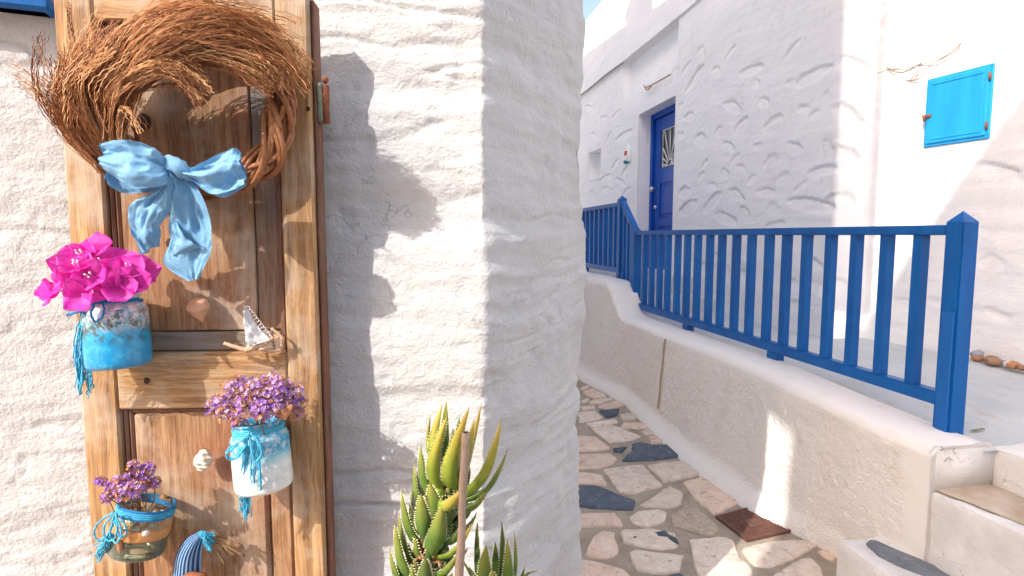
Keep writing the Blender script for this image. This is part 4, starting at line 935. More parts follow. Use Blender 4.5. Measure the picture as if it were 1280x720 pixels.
def straw_set(n, ctrl, rr=.00076, seg=38, wig=.0010, seed=0):
    """stalks in loose clumps; each follows a jittered copy of the control points (x, y, jx, jy, off, joff); returns geometry and a shade per vertex"""
    rg = np.random.default_rng(seed); gs = []; sh = []; nc = max(3, n // 6); cl = rg.normal(size=(nc, 3)); ch = rg.uniform(.25, .8, nc)
    cj = rg.normal(size=(nc, len(ctrl), 3))
    for _ in range(n):
        c = rg.integers(nc); g1, g2, g3 = cl[c] + rg.normal(size=3) * .20; P = []
        for i, (x, y, jx, jy, o, jo) in enumerate(ctrl):
            e = cj[c, i] * .32 + rg.normal(size=3) * (.10 + .16 * i / len(ctrl))
            P.append(D(x + jx * (.85 * g1 + e[0]), y + jy * (.85 * g2 + e[1]), max(.008, 1.5 * o + 1.3 * jo * (.8 * g3 + e[2]))))
        k = seg; Q = spline(P, k); ph = rg.uniform(0, 6.28, 3); i = np.arange(k); f = i / (k - 1)
        T = nrm(np.gradient(Q, axis=0)); A = nrm(np.cross(T, DN)); amp = wig * (.3 + f)
        Q = Q + A * (amp * np.sin(i * 2.1 + ph[0]))[:, None] + DN[None] * (amp * np.sin(i * 1.7 + ph[1]))[:, None] + A * (.004 * f ** 2 * np.sin(ph[2]))[:, None]
        r = rr * rg.uniform(.75, 1.2) * (1.1 - .45 * f) * (1 + .42 * np.sin(i * 2.1 + ph[2]))
        gs.append(tube(Q, r, 3, False)); sh.append(np.full(3 * k, np.clip(ch[c] + rg.normal() * .18, 0, 1)))
    return join(*gs), np.concatenate(sh)
FULL = 1.5
plumes = [
 (420, [(138, 205, 8, 8, .03, .006), (104, 158, 15, 8, .045, .010), (98, 110, 18, 10, .055, .014), (116, 66, 24, 14, .060, .018)], 1),
 (260, [(150, 190, 8, 10, .03, .006), (122, 140, 12, 8, .05, .010), (118, 96, 18, 10, .06, .014), (158, 52, 22, 14, .07, .018)], 2),
 (34, [(128, 195, 5, 6, .03, .005), (92, 150, 12, 8, .04, .010), (76, 112, 14, 12, .05, .014), (56, 88, 20, 20, .055, .018)], 3),
 (20, [(120, 190, 5, 6, .03, .005), (84, 158, 8, 8, .04, .010), (60, 125, 10, 12, .05, .012), (34, 104, 14, 22, .055, .014)], 4),
 (560, [(138, 150, 9, 14, .04, .008), (150, 92, 16, 12, .06, .012), (205, 42, 18, 16, .075, .016), (272, 34, 18, 16, .07, .016), (330, 66, 24, 16, .055, .014)], 5),
 (190, [(150, 130, 9, 14, .05, .008), (178, 70, 14, 12, .07, .012), (240, 28, 20, 12, .08, .014), (310, 42, 20, 14, .07, .014), (372, 96, 14, 14, .055, .012)], 6),
 (150, [(142, 160, 9, 14, .05, .008), (152, 112, 12, 10, .07, .012), (190, 78, 12, 12, .085, .012), (226, 84, 14, 12, .085, .012), (254, 108, 14, 14, .08, .012)], 7),
 (150, [(170, 95, 9, 10, .05, .008), (220, 62, 12, 10, .07, .012), (275, 66, 12, 10, .075, .012), (318, 84, 14, 12, .07, .012), (338, 108, 10, 8, .06, .010)], 8),
 (22, [(150, 165, 9, 10, .05, .008), (148, 135, 10, 10, .06, .01), (160, 118, 10, 8, .07, .01), (182, 128, 12, 18, .07, .014)], 9),
 (5, [(98, 80, 4, 6, .05, .005), (92, 50, 4, 6, .05, .005), (86, 20, 3, 4, .05, .005), (85, 2, 3, 3, .05, .005)], 10)]
for n_, ctrl, sd in plumes:
    ge, sh_ = straw_set(int(n_ * FULL), ctrl, seed=sd); o = mesh('grass_plume', ge, 'straw', wt, sm=False, col=('strand', sh_)); o['kind'] = 'stuff'
# ---- bow
def loft(name, left, right, parent, nu=44, nv=28, folds=(0, 0, 0), sag=0.0, th=.0006, m='ribbon', seed=0, fray=True):
    """cloth between two edges given as (x, y, off); folds = (amplitude, waves across, phase)"""
    Lp = spline([D(p[0], p[1], p[2] * 1.15) for p in left], nu); Rp = spline([D(p[0], p[1], p[2] * 1.15) for p in right], nu); t = np.linspace(0, 1, nv)
    G = Lp[:, None] * (1 - t)[None, :, None] + Rp[:, None] * t[None, :, None]
    a, w, ph = folds; uu = np.linspace(0, 1, nu)[:, None]
    d = a * np.sin(t[None] * w * 6.28 + ph + uu * 1.7) + sag * np.sin(t[None] * math.pi) + .0050 * fbm(uu * 3.2 + seed, t[None] * 2.6 + uu * 1.5, 0, 2, seed) + .0060 * (.6 - 2 * np.abs(fbm(uu * 3.5 + t[None] * 2, t[None] * 5 - uu * 3, 0, 2, seed + 5))) + .0006 * fbm(uu * 22, t[None] * 16, 0, 2, seed + 9)
    G = G + DN[None, None] * d[..., None]
    V = G.reshape(-1, 3); nrmv = np.cross(np.gradient(G, axis=0), np.gradient(G, axis=1)); nrmv = nrm(nrmv).reshape(-1, 3)
    V2 = V - nrmv * th; Fc = grid_faces(nu, nv); K = nu * nv
    F2 = [[K + i for i in f[::-1]] for f in Fc]
    bd = [i for i in range(nv)] + [i * nv + nv - 1 for i in range(1, nu)] + [(nu - 1) * nv + j for j in range(nv - 2, -1, -1)] + [i * nv for i in range(nu - 2, 0, -1)]
    F3 = [[bd[i], bd[(i + 1) % len(bd)], K + bd[(i + 1) % len(bd)], K + bd[i]] for i in range(len(bd))]
    return mesh(name, (np.vstack([V, V2]), Fc + F2 + F3), m, parent)
bow = mesh('ribbon_bow', join(blob(D(219, 213, .094), (.016, .012, .018), 4, .25, 3), tube(spline([D(206, 206, .088), D(216, 205, .108), D(230, 214, .106), D(240, 222, .090)], 12), [.006, .010, .012, .013, .013, .013, .013, .012, .012, .010, .009, .007], 10, True, .12)), 'ribbon', wt)
bow['label'] = 'light blue linen bow tied to the wreath'
loft('loop', [(216, 207, .082), (196, 186, .105), (160, 176, .115), (127, 180, .105)], [(218, 219, .082), (206, 232, .105), (168, 234, .118), (132, 216, .108)], bow, folds=(.006, 1.3, .6), sag=.010, seed=1)
loft('loop', [(127, 180, .104), (150, 182, .085), (190, 196, .075), (214, 208, .074)], [(132, 222, .100), (150, 240, .086), (186, 240, .074), (214, 220, .074)], bow, folds=(.004, 1.1, 1.0), sag=-.004, seed=2)
loft('loop', [(222, 208, .080), (240, 212, .092), (264, 198, .100), (290, 185, .100), (300, 189, .098)], [(224, 218, .080), (242, 226, .094), (262, 242, .102), (285, 241, .102), (309, 231, .098)], bow, folds=(.0065, 1.6, 2.2), sag=.006, seed=3)
loft('loop', [(300, 190, .096), (280, 194, .080), (250, 208, .074), (226, 211, .074)], [(308, 232, .096), (282, 247, .080), (256, 238, .074), (228, 222, .074)], bow, folds=(.004, 1.2, .3), sag=-.003, seed=4)
loft('tail', [(211, 216, .086), (196, 240, .082), (170, 252, .074), (161, 270, .066), (168, 295, .058), (178, 316, .050)], [(220, 220, .088), (219, 242, .088), (214, 262, .082), (202, 282, .074), (200, 296, .066), (200, 308, .056)], bow, folds=(.005, 1.1, 1.2), sag=.012, seed=5)
loft('tail', [(170, 294, .046), (172, 304, .042), (178, 318, .040)], [(184, 296, .050), (188, 306, .046), (184, 316, .044)], bow, nu=10, nv=8, folds=(.002, 1, 0), seed=8)
loft('tail', [(216, 216, .084), (213, 245, .078), (213, 280, .064), (216, 304, .056), (208, 330, .050), (238, 351, .046)], [(224, 214, .082), (248, 236, .082), (262, 268, .080), (266, 296, .074), (265, 318, .066), (251, 348, .056)], bow, folds=(.005, .9, .2), sag=.012, seed=6)
loft('tail', [(213, 266, .074), (214, 290, .072), (216, 316, .066), (218, 322, .062)], [(216, 264, .076), (230, 292, .082), (242, 304, .080), (256, 308, .074)], bow, nu=14, nv=10, folds=(.001, 1, .2), sag=.004, seed=7)

# ---- jars
def jar_profile(R, H, neck=.80, lip=.86):
    return [(R * .80, 0), (R * .94, .004), (R, .016), (R, H * .70), (R * .985, H * .78), (R * .92, H * .84), (R * neck, H * .89), (R * neck, H * .97), (R * lip, H * .975), (R * lip, H), (R * (lip - .06), H), (R * (neck - .06), H * .9)]
def dense(prof, n=40):
    return spline(prof, n)
def jar_thing(name, base, R, H, roll, nod, m, label, neck=.80):
    ax = frame_tilt(roll, nod); t = thing(name, base, label, 'jar')
    g = lathe(dense(jar_profile(R, H, neck, neck + .05), 54), 44, True, False)
    mesh('glass_body', place(g, base, *ax), m, t)
    return t, ax
def axpt(base, ax, x, y, z): return base + ax[0] * x + ax[1] * y + ax[2] * z      # y runs towards the wall
def twine_band(base, ax, R, z, n, parent, m, rad=.0017, sp=.0028):
    gs = []
    P = []
    for i in range(n * 28 + 1):
        a = i / 28 * 2 * math.pi; P.append(axpt(base, ax, R * math.cos(a), R * math.sin(a), z + sp * (i / 28) + .0008 * math.sin(a * 3)))
    return mesh('twine_band', tube(P, rad, 6, True, .12), m, parent)
def strands(px_from, px_to, n, jx, jt, off0, off1, name, m, parent, rad=.0011, seed=0, sag=4, fuzz=.0008):
    rg = np.random.default_rng(seed); gs = []
    for _ in range(n):
        a = (px_from[0] + rg.normal() * jx, px_from[1] + rg.normal() * jx * .6); b = (px_to[0] + rg.normal() * jt, px_to[1] + rg.normal() * jt * 1.6)
        md = ((a[0] + b[0]) / 2 + rg.normal() * sag, (a[1] + b[1]) / 2 + rg.normal() * sag)
        Q = spline([D(*a, off0), D(*md, (off0 + off1) / 2 + rg.normal() * .004), D(*b, max(.01, off1 + rg.normal() * .004))], 20)
        Q = Q + rg.normal(size=Q.shape) * fuzz; gs.append(tube(Q, rad * rg.uniform(.7, 1.2), 5, True, .1))
    return mesh(name, join(*gs), m, parent)
def loop_px(pts, off, rad, parent, m, name='twine_loop', seed=0):
    rg = np.random.default_rng(seed); Q = spline([D(x, y, off + rg.normal() * .002) for x, y in pts], 36); Q = Q + rg.normal(size=Q.shape) * .0005
    return mesh(name, tube(Q, rad, 6, True, .12), m, parent)

# jar with magenta bougainvillea
R1, H1 = .0475, .122
b1 = D(150, 459, R1 + .004)
ja, ax = jar_thing('glass_jar', b1, R1, H1, math.radians(4), math.radians(-4), 'jar_a', 'jar painted blue below and mottled white above, holding magenta bougainvillea')
twine_band(b1, ax, R1 * .83, H1 * .875, 2, ja, 'twine_dark', .0019)
loop_px([(122, 366), (128, 378), (130, 392), (120, 402), (114, 394), (118, 380), (122, 368)], .098, .0017, ja, 'twine_dark', seed=1)
loop_px([(122, 366), (108, 382), (96, 390), (84, 394)], .094, .0019, ja, 'twine_dark', 'twine_end', seed=2)
strands((108, 382), (99, 480), 16, 4, 4, .085, .055, 'tassel', 'twine', ja, .0012, 3, 4)
loop_px([(104, 390), (112, 410), (122, 412), (114, 404), (102, 408)], .09, .0013, ja, 'twine', seed=4)
strands((112, 452), (110, 488), 10, 2, 4, .07, .05, 'tassel_end', 'twine', ja, .0009, 5, 2)
loop_px([(106, 452), (112, 456), (117, 450), (110, 449), (106, 455)], .076, .0013, ja, 'floret_white', 'tassel_knot', seed=6)
# jar with mauve statice
R2, H2 = .0475, .118
b2 = D(331, 611, R2 + .004)
jb, ax2 = jar_thing('glass_jar', b2, R2, H2, math.radians(5), math.radians(-5), 'jar_b', 'jar painted frosted white below and blue above, holding mauve dried statice', .84)
twine_band(b2, ax2, R2 * .865, H2 * .84, 4, jb, 'twine', .0017)
loop_px([(312, 541), (296, 556), (283, 568), (290, 575), (302, 566), (312, 546)], .108, .0016, jb, 'twine', seed=11)
loop_px([(313, 541), (325, 556), (326, 570), (319, 576), (314, 562), (313, 545)], .110, .0016, jb, 'twine', seed=12)
loop_px([(312, 542), (300, 552), (286, 560), (284, 570), (296, 572), (308, 556)], .111, .0014, jb, 'twine', seed=17)
strands((308, 546), (307, 640), 9, 2, 3, .104, .075, 'tassel', 'twine', jb, .0013, 13, 2)
strands((304, 598), (309, 644), 14, 3, 4, .090, .074, 'tassel_end', 'twine', jb, .0010, 15, 2)
strands((322, 546), (326, 612), 4, 2, 1, .106, .098, 'tassel', 'twine', jb, .0013, 14, 1)
strands((316, 548), (316, 606), 4, 2, 2, .106, .098, 'tassel', 'twine', jb, .0010, 16, 1)
# small clear jar with layers of sand
R3, H3 = .0435, .088
b3 = D(170, 690, R3 + .004)
tl = math.radians(-13); ax3 = frame_tilt(tl, math.radians(-6))
jc = thing('glass_jar', b3, 'small clear jar tilted on the door with orange and pale sand layers', 'jar')
mesh('glass_body', place(lathe(dense([(R3 * .8, 0), (R3 * .97, .003), (R3, .010), (R3, H3 * .33), (R3 * 1.03, H3 * .36), (R3, H3 * .39), (R3, H3 * .62), (R3 * 1.03, H3 * .65), (R3, H3 * .68), (R3 * .96, H3 * .8), (R3 * .92, H3)], 60), 48, True, False), b3, *ax3), 'glass', jc)
def layer(z0, z1, m, seed, nm):
    n = 40; V, Fc = lathe([(0, z0), (R3 * 1.0, z0), (R3 * 1.012, z0 + .003), (R3 * 1.012, z1 - .003), (R3 * 1.0, z1), (0, z1 + .001)], n, False, False); V = np.asarray(V)
    V[:, 2] += .001 * fbm(V[:, 0] * 40, V[:, 1] * 40, 0, 2, 77) * (V[:, 2] > .004); mesh(nm, place((V, Fc), b3, *ax3), m, jc)
layer(H3 * .40, H3 * .61, 'sand_orange', 2, 'sand_layer'); 
rg = np.random.default_rng(91)
for k in range(34):
    a = rg.uniform(0, 6.28); q = R3 * rg.uniform(.5, .82); mesh('pebble', blob(axpt(b3, ax3, q * math.cos(a), q * math.sin(a), H3 * rg.uniform(.54, .74)), tuple(rg.uniform(.0045, .0075, 3)), k, .3, 1), ('sand_olive', 'sand_pale', 'shell_white')[k % 3], jc)
mesh('white_pebble', blob(axpt(b3, ax3, .022, -.034, H3 * .60), (.007, .006, .007), 9, .2), 'shell_white', jc)
mesh('base_ring', place(lathe([(R3 * .55, .001), (R3 * .93, .002), (R3 * .97, .008), (R3 * .88, .013), (R3 * .6, .009), (R3 * .55, .001)], 40, False), b3, *ax3), 'glass', jc)
twine_band(b3, ax3, R3 * .985, H3 * .80, 6, jc, 'twine_dark', .0019, .0027)
twine_band(b3, ax3, R3 * 1.0, H3 * .83, 3, jc, 'twine', .0016, .0034)
for k, pts in enumerate((((142, 640), (124, 652), (118, 668), (126, 676), (140, 660), (144, 644)), ((144, 640), (156, 656), (158, 666), (150, 672), (146, 658), (143, 644)), ((142, 641), (130, 660), (134, 676), (144, 672), (146, 656), (144, 644)), ((144, 642), (152, 664), (146, 678), (138, 670), (140, 654), (142, 646)))):
    loop_px(pts, .092 + .002 * k, .0015, jc, 'twine', seed=20 + k)
strands((138, 668), (122, 694), 20, 2, 3, .088, .070, 'tassel', 'twine', jc, .0012, 25, 2)
solo('dried_leaf', tube(spline([D(147, 675, .09), D(150, 684, .088), D(152, 694, .082)], 6), [.002, .004, .0045, .004, .003, .001], 6, True, .3), 'dried', 'small orange dried leaf stuck to the tilted clear jar', 'leaf')

# ---- flowers
def bract(c, d, upv, L, W, cup, seed):
    """papery leaf from c along d, cupped towards upv"""
    nu, nv = 9, 7; t = np.linspace(0, 1, nu); s = np.linspace(-1, 1, nv); d = nrm(d); side = nrm(np.cross(d, upv)); nn = np.cross(side, d)
    w = W * np.sin(np.pi * np.clip(t, .04, .985) ** .80) ** .85
    P = c + d[None, None] * (L * t)[:, None, None] + side[None, None] * (w[:, None] * s[None])[..., None]
    h = cup * L * (t ** 2)[:, None] + cup * .8 * (w[:, None] * np.abs(s)[None] ** 1.5) + .10 * L * fbm(t[:, None] * 2.4 + seed, s[None] * 1.6, 0, 2, seed) + .0011 * np.cos(s * 9)[None] * t[:, None]
    return (P + nn[None, None] * h[..., None]).reshape(-1, 3), grid_faces(nu, nv)
t = thing('bougainvillea_sprig', D(142, 372, .06), 'magenta bougainvillea bracts bunched in the blue and white jar', 'flowers')
rg = np.random.default_rng(5)
heads = [(104, 318, .085), (122, 312, .070), (92, 345, .105), (70, 358, .100), (112, 346, .110), (104, 368, .118), (62, 364, .085), (142, 340, .090), (160, 336, .082), (174, 346, .072), (148, 360, .104), (166, 352, .090), (128, 330, .085), (84, 330, .085), (120, 362, .110), (134, 352, .098), (98, 332, .10), (152, 328, .07), (180, 338, .06)]
for k, (x, y, off) in enumerate(heads):
    c = D(x, y, off); out = nrm(nrm(c - D(128, 372, .05)) + DN * .55 + rg.normal(size=3) * .25)
    a = nrm(np.cross(out, rg.normal(size=3))); b = np.cross(out, a); ph = rg.uniform(0, 6.28)
    for q in range(3):
        an = ph + q * 2.094 + rg.normal() * .15; dd = a * math.cos(an) + b * math.sin(an)
        L = rg.uniform(.028, .036)
        mesh('bract', bract(c - out * .008, dd * .88 + out * .52, out, L, L * .60, rg.uniform(.05, .34), k * 3 + q), 'bract', t)
    if k % 4 == 0:
        gs = [tube([c - out * .006 + a * .003 * math.cos(j) + b * .003 * math.sin(j), c + out * .012 + a * .004 * math.cos(j * 2) + b * .004 * math.sin(j * 2)], [.0011, .0016], 5) for j in range(3)]
        mesh('floret', join(*gs), 'floret_white', t)
mesh('stem', join(*[tube(spline([axpt(b1, ax, 0, 0, .06), D(140, 370, .055), D(x, y, off) - DN * .01], 8), .0012, 5) for x, y, off in heads]), 'stem', t)

def floret(c, out, r, rg):
    a = nrm(np.cross(out, rg.normal(size=3))); b = np.cross(out, a); V = [c]; Fc = []
    n = 5
    for i in range(n):
        for f, rr, h in ((-.42, .75, .35), (0, 1.0, .75), (.42, .75, .35)):
            an = (i + f) * 2 * math.pi / n; V.append(c + (a * math.cos(an) + b * math.sin(an)) * r * rr + out * r * (h + .2 * rg.normal()))
        k = 1 + i * 3; Fc += [[0, k, k + 1], [0, k + 1, k + 2]]
    return np.array(V), Fc
def statice(t, clusters, root, seed, mix):
    rg = np.random.default_rng(seed); sets = {k: [] for k in mix}; stems = []; names = list(mix); pr = np.array([mix[k] for k in names]); pr = pr / pr.sum()
    for (x, y, off, rp, n) in clusters:
        c = D(x, y, off); R = rp / 720.
        stems.append(tube(spline([root + rg.normal(size=3) * .008, (root + c) / 2 + rg.normal(size=3) * .006, c], 8), .0010, 5))
        for _ in range(n):
            d = nrm(rg.normal(size=3) + np.array([0, 0, .25]) + DN * .25); p = c + d * R * rg.uniform(.55, 1.05); r = rg.uniform(.0030, .0048)
            k = names[rg.choice(len(names), p=pr)]; sets[k].append(floret(p, nrm(d + rg.normal(size=3) * .3), r, rg))
            if rg.random() < .35: stems.append(tube([c - np.array([0, 0, R * .5]), p], .0006, 4, False))
    for k, v in sets.items():
        if v: o = mesh('floret_cluster', join(*v), k, t); o['kind'] = 'stuff'
    mesh('stem', join(*stems), 'stem', t)
t = thing('dried_flower_bunch', axpt(b2, ax2, 0, 0, H2 * .8), 'mauve and orange dried statice bunched in the frosted white jar', 'flowers')
statice(t, [(267, 511, .07, 9, 30), (284, 514, .085, 12, 60), (290, 490, .08, 14, 80), (276, 502, .07, 10, 40), (308, 506, .10, 13, 70), (318, 490, .09, 16, 100), (334, 500, .10, 16, 100), (328, 514, .11, 13, 70), (350, 486, .085, 16, 100), (366, 492, .07, 14, 80), (374, 506, .06, 11, 50), (345, 508, .10, 13, 70), (300, 480, .07, 10, 50), (340, 478, .07, 12, 60), (296, 524, .10, 9, 40), (372, 518, .055, 8, 24)], axpt(b2, ax2, 0, 0, H2 * .7), 31, {'statice': .36, 'statice_pale': .34, 'dried': .30})
mesh('dry_leaf', join(bract(D(342, 520, .10), nrm(DU * 1.0 + np.array([0, 0, .55])), DN, .036, .013, .05, 5)), 'dried', t)
t = thing('dried_flower_bunch', axpt(b3, ax3, 0, 0, H3 * .8), 'deep purple dried statice sticking up from the small clear jar', 'flowers')
statice(t, [(168, 582, .085, 6, 26), (178, 590, .08, 8, 40), (186, 586, .075, 7, 36), (165, 598, .09, 9, 46), (150, 604, .09, 8, 40), (128, 602, .08, 5, 20), (122, 600, .075, 3, 10), (140, 612, .09, 8, 40), (156, 616, .10, 10, 50), (180, 604, .085, 9, 44), (194, 604, .07, 6, 30), (136, 622, .085, 7, 30), (170, 610, .10, 10, 50)], axpt(b3, ax3, 0, 0, H3 * .55), 41, {'statice': .50, 'statice_pale': .14, 'dried': .36})

# ---- shells, driftwood boat, striped pouch
V, Fc = lathe(dense([(.0008, -.022), (.004, -.017), (.010, -.008), (.0165, .002), (.0175, .009), (.014, .016), (.007, .0195), (.0, .0205)], 24), 28, False, False)
V = np.asarray(V); an = np.arctan2(V[:, 1], V[:, 0]); rr = np.hypot(V[:, 0], V[:, 1]); V[:, :2] *= (1 + .05 * np.sin(an * 1 + V[:, 2] * 500))[:, None]; V[:, 2] += .0022 * np.sin(an) * (rr / .017)
solo('seashell', place((V, Fc), D(249, 388, .015), *frame_tilt(math.radians(8), math.radians(10))), 'shell_orange', 'smooth orange onion-shaped seashell on the upper door panel', 'seashell')
prof = []
for i in range(40):
    f = i / 39; z = -.020 + .040 * f; env = .0135 * math.sin(math.pi * min(1, max(0.0, f * .92 + .06))) ** .7; prof.append((max(.0005, env * (1 + .13 * math.sin(f * 30))), z))
V, Fc = lathe(prof, 26, False, False); V = np.asarray(V); an = np.arctan2(V[:, 1], V[:, 0])
V[:, :2] *= (1 + .16 * np.sin(an * 5 + V[:, 2] * 260) * smooth(-.02, .0, V[:, 2]) + .15 * fbm(V[:, 0] * 120, V[:, 1] * 120, V[:, 2] * 120, 2, 3))[:, None]
solo('seashell', place((V, Fc), D(254, 575, .016), *frame_tilt(math.radians(-12), math.radians(0))), 'shell_white', 'knobbly white whelk seashell on the lower door panel', 'seashell')
t = thing('driftwood_sailboat', D(322, 436, .012), 'little sailboat of driftwood twigs with white lace sail on the door', 'ornament')
def twig(pts, r, nm='hull_twig'): return mesh(nm, tube(spline([D(*p) for p in pts], 14), np.linspace(r[0], r[1], 14), 8, True, .18), 'drift', t)
twig([(280, 429, .030), (295, 434, .030), (311, 438, .028)], (.0030, .0042)); twig([(307, 438, .034), (325, 432, .032), (342, 422, .026)], (.0052, .0035)); twig([(324, 436, .018), (340, 439, .018), (352, 436, .016)], (.0030, .0034)); twig([(351, 438, .016), (353, 427, .018), (351, 420, .018), (339, 410, .020)], (.0034, .0022)); twig([(311, 438, .024), (308, 410, .022), (306, 381, .020)], (.0022, .0016), 'mast')
loft('sail', [(306, 384, .028), (307, 410, .034), (309, 434, .036)], [(309, 385, .024), (322, 408, .028), (339, 424, .026)], t, nu=16, nv=10, folds=(.002, .8, .4), sag=.006, th=.0007, m='sail', seed=3)
lace = []
for k in range(11):
    f = (k + .5) / 11; x, y = 308 + 31 * f, 384 + 40 * f; lace.append(tube([D(x + 3.2 * math.cos(a), y + 3.2 * math.sin(a), .027) for a in np.linspace(0, 6.28, 9)], .0006, 4, False))
mesh('lace_edge', join(*lace), 'sail', t)
st5 = []
for k in range(5):
    a = k * 1.2566; c = D(346, 421, .030); st5.append(tube([c, c + (DU * math.cos(a) + np.array([0, 0, 1.]) * math.sin(a)) * .0065], [.0022, .0007], 6))
mesh('starfish', join(*st5), 'shell_orange', t)
# striped cotton pouch, tied, with dry stems
t = thing('striped_pouch', D(236, 740, .02), 'blue striped cotton pouch tied with turquoise twine on the lower door panel', 'pouch')
Lp = spline([D(*p) for p in ((213, 745, .02), (216, 715, .030), (221, 690, .034), (234, 672, .036), (250, 664, .036))], 24); Rp = spline([D(*p) for p in ((254, 745, .02), (252, 715, .032), (252, 695, .036), (254, 678, .038), (255, 668, .038))], 24)
tt = np.linspace(0, 1, 25); G = Lp[:, None] * (1 - tt)[None, :, None] + Rp[:, None] * tt[None, :, None]
wd_ = np.linalg.norm(Rp - Lp, axis=1); bul = np.sin(tt * math.pi)[None] * np.minimum(.016, wd_ * .45)[:, None]; fold = .0005 * np.sin(tt * 40)[None] * np.linspace(.2, 1, 24)[:, None]
Gf = G + DN * (bul + fold)[..., None]; Gb = G - DN * (bul * .7)[..., None]; K = 24 * 25
Fc = grid_faces(24, 25); 
mesh('bag', (np.vstack([Gf.reshape(-1, 3), Gb.reshape(-1, 3)]), Fc + [[K + i for i in f[::-1]] for f in Fc]), 'stripe', t, col=('stripe', np.tile(np.tile(tt, 24), 2)))
strands((251, 666), (263, 680), 16, 1, 4, .052, .040, 'tie', 'twine', t, .0014, 51, 1); strands((252, 665), (268, 672), 8, 1, 3, .052, .042, 'tie', 'twine', t, .0014, 52, 1)
gs = []; rg = np.random.default_rng(61)
for k in range(9):
    a = (262 + rg.normal() * 2, 672 + rg.normal() * 2); b = (298 + rg.normal() * 5, 690 + rg.normal() * 6) if k < 6 else (280 + rg.normal() * 3, 700 + rg.normal() * 5)
    Q = spline([D(*a, .042), D((a[0] + b[0]) / 2, (a[1] + b[1]) / 2 - 1, .036), D(*b, .030)], 14); gs.append(tube(Q, .0008 + .0014 * (np.linspace(0, 1, 14) > .6) * (1 + .5 * np.sin(np.arange(14) * 2.4)), 5))
mesh('dry_stem', join(*gs), 'stem', t)
mesh('bark_clip', blob(D(242, 722, .05), (.022, .012, .009), 8, .4), 'bark', t)

# =================================================================== ALOES
YS = .93
def aloe_leaf(base, tip, bow_, W, th, outdir, parent, m, seed, teeth=True):
    """a thick toothed leaf; bow_ = sideways push of the middle; outdir = away from the stem"""
    n = 18; mid = (base + tip) / 2 + bow_; P = spline([base, base * .5 + mid * .5 + bow_ * .25, mid, mid * .45 + tip * .55 + bow_ * .12, tip], n); t = np.linspace(0, 1, n)
    T = nrm(np.gradient(P, axis=0)); side = nrm(np.cross(T, np.broadcast_to(outdir, T.shape))); ab = nrm(np.cross(side, T))       # ab: the convex back
    w = W * np.clip((.80 + .45 * np.sin(np.minimum(t, .5) * math.pi)) * (1 - t ** 2.1), .012, None) ** 1.0 * .86; h = th * (1 - t ** 1.8) + .0006
    ring = [(-1, 0), (-.75, .55), (-.35, .93), (0, 1.05), (.35, .93), (.75, .55), (1, 0), (.6, -.02), (.2, .10), (-.2, .10), (-.6, -.02)]
    V = np.concatenate([P[i] + np.array([side[i] * (x * w[i]) + ab[i] * (y * h[i]) for x, y in ring]) for i in range(n)]); k = len(ring)
    Fc = [[i * k + j, i * k + (j + 1) % k, (i + 1) * k + (j + 1) % k, (i + 1) * k + j] for i in range(n - 1) for j in range(k)] + [[(n - 1) * k + j for j in range(k)], list(range(k))[::-1]]
    lf = mesh('leaf', (V, Fc), m, parent, col=('along', np.repeat(t, k)))
    if teeth:
        gs = []; L = np.linalg.norm(tip - base); nt = max(8, int(L / .0052)); rg = np.random.default_rng(seed)
        for s in (-1, 1):
            for q in range(nt):
                f = .08 + .88 * (q + rg.uniform(-.2, .2)) / nt; i = f * (n - 1); a = int(i); fr_ = i - a; p = P[a] * (1 - fr_) + P[min(a + 1, n - 1)] * fr_; ww = w[a] * (1 - fr_) + w[min(a + 1, n - 1)] * fr_
                b = p + side[a] * s * ww * .97; e = b + side[a] * s * .0034 + T[a] * .0014; r = .0012
                v = [b + T[a] * r, b - T[a] * r, b + ab[a] * r, b - ab[a] * r * .6, e]; gs.append((v, [[0, 2, 4], [2, 1, 4], [1, 3, 4], [3, 0, 4]]))
        o = mesh('spines', join(*gs), 'spine', lf, sm=False); o['kind'] = 'stuff'
    return lf
st_base = onY(528, 760, YS); 
al_stem = [onY(524, 790, YS), onY(528, 725, YS), onY(535, 680, YS), onY(548, 640, YS), onY(562, 605, YS), onY(570, 575, YS)]
t = thing('aloe_plant', (st_base[0], st_base[1], .0), 'tall spiny yellow green aloe leaning on a cane before the white corner', 'plant')
def stem_at(y): 
    ys = [790, 725, 680, 640, 605, 575]; return np.array([np.interp(y, ys[::-1], [p[k] for p in al_stem][::-1]) for k in range(3)])
pot_c = np.array([onY(535, 720, YS)[0] + .03, YS, 0])
mesh('stem', tube(spline([np.array([pot_c[0] - .03, YS, .30]), *al_stem], 20), np.linspace(.015, .010, 20), 8, True, .2), 'aloe_dry', t)
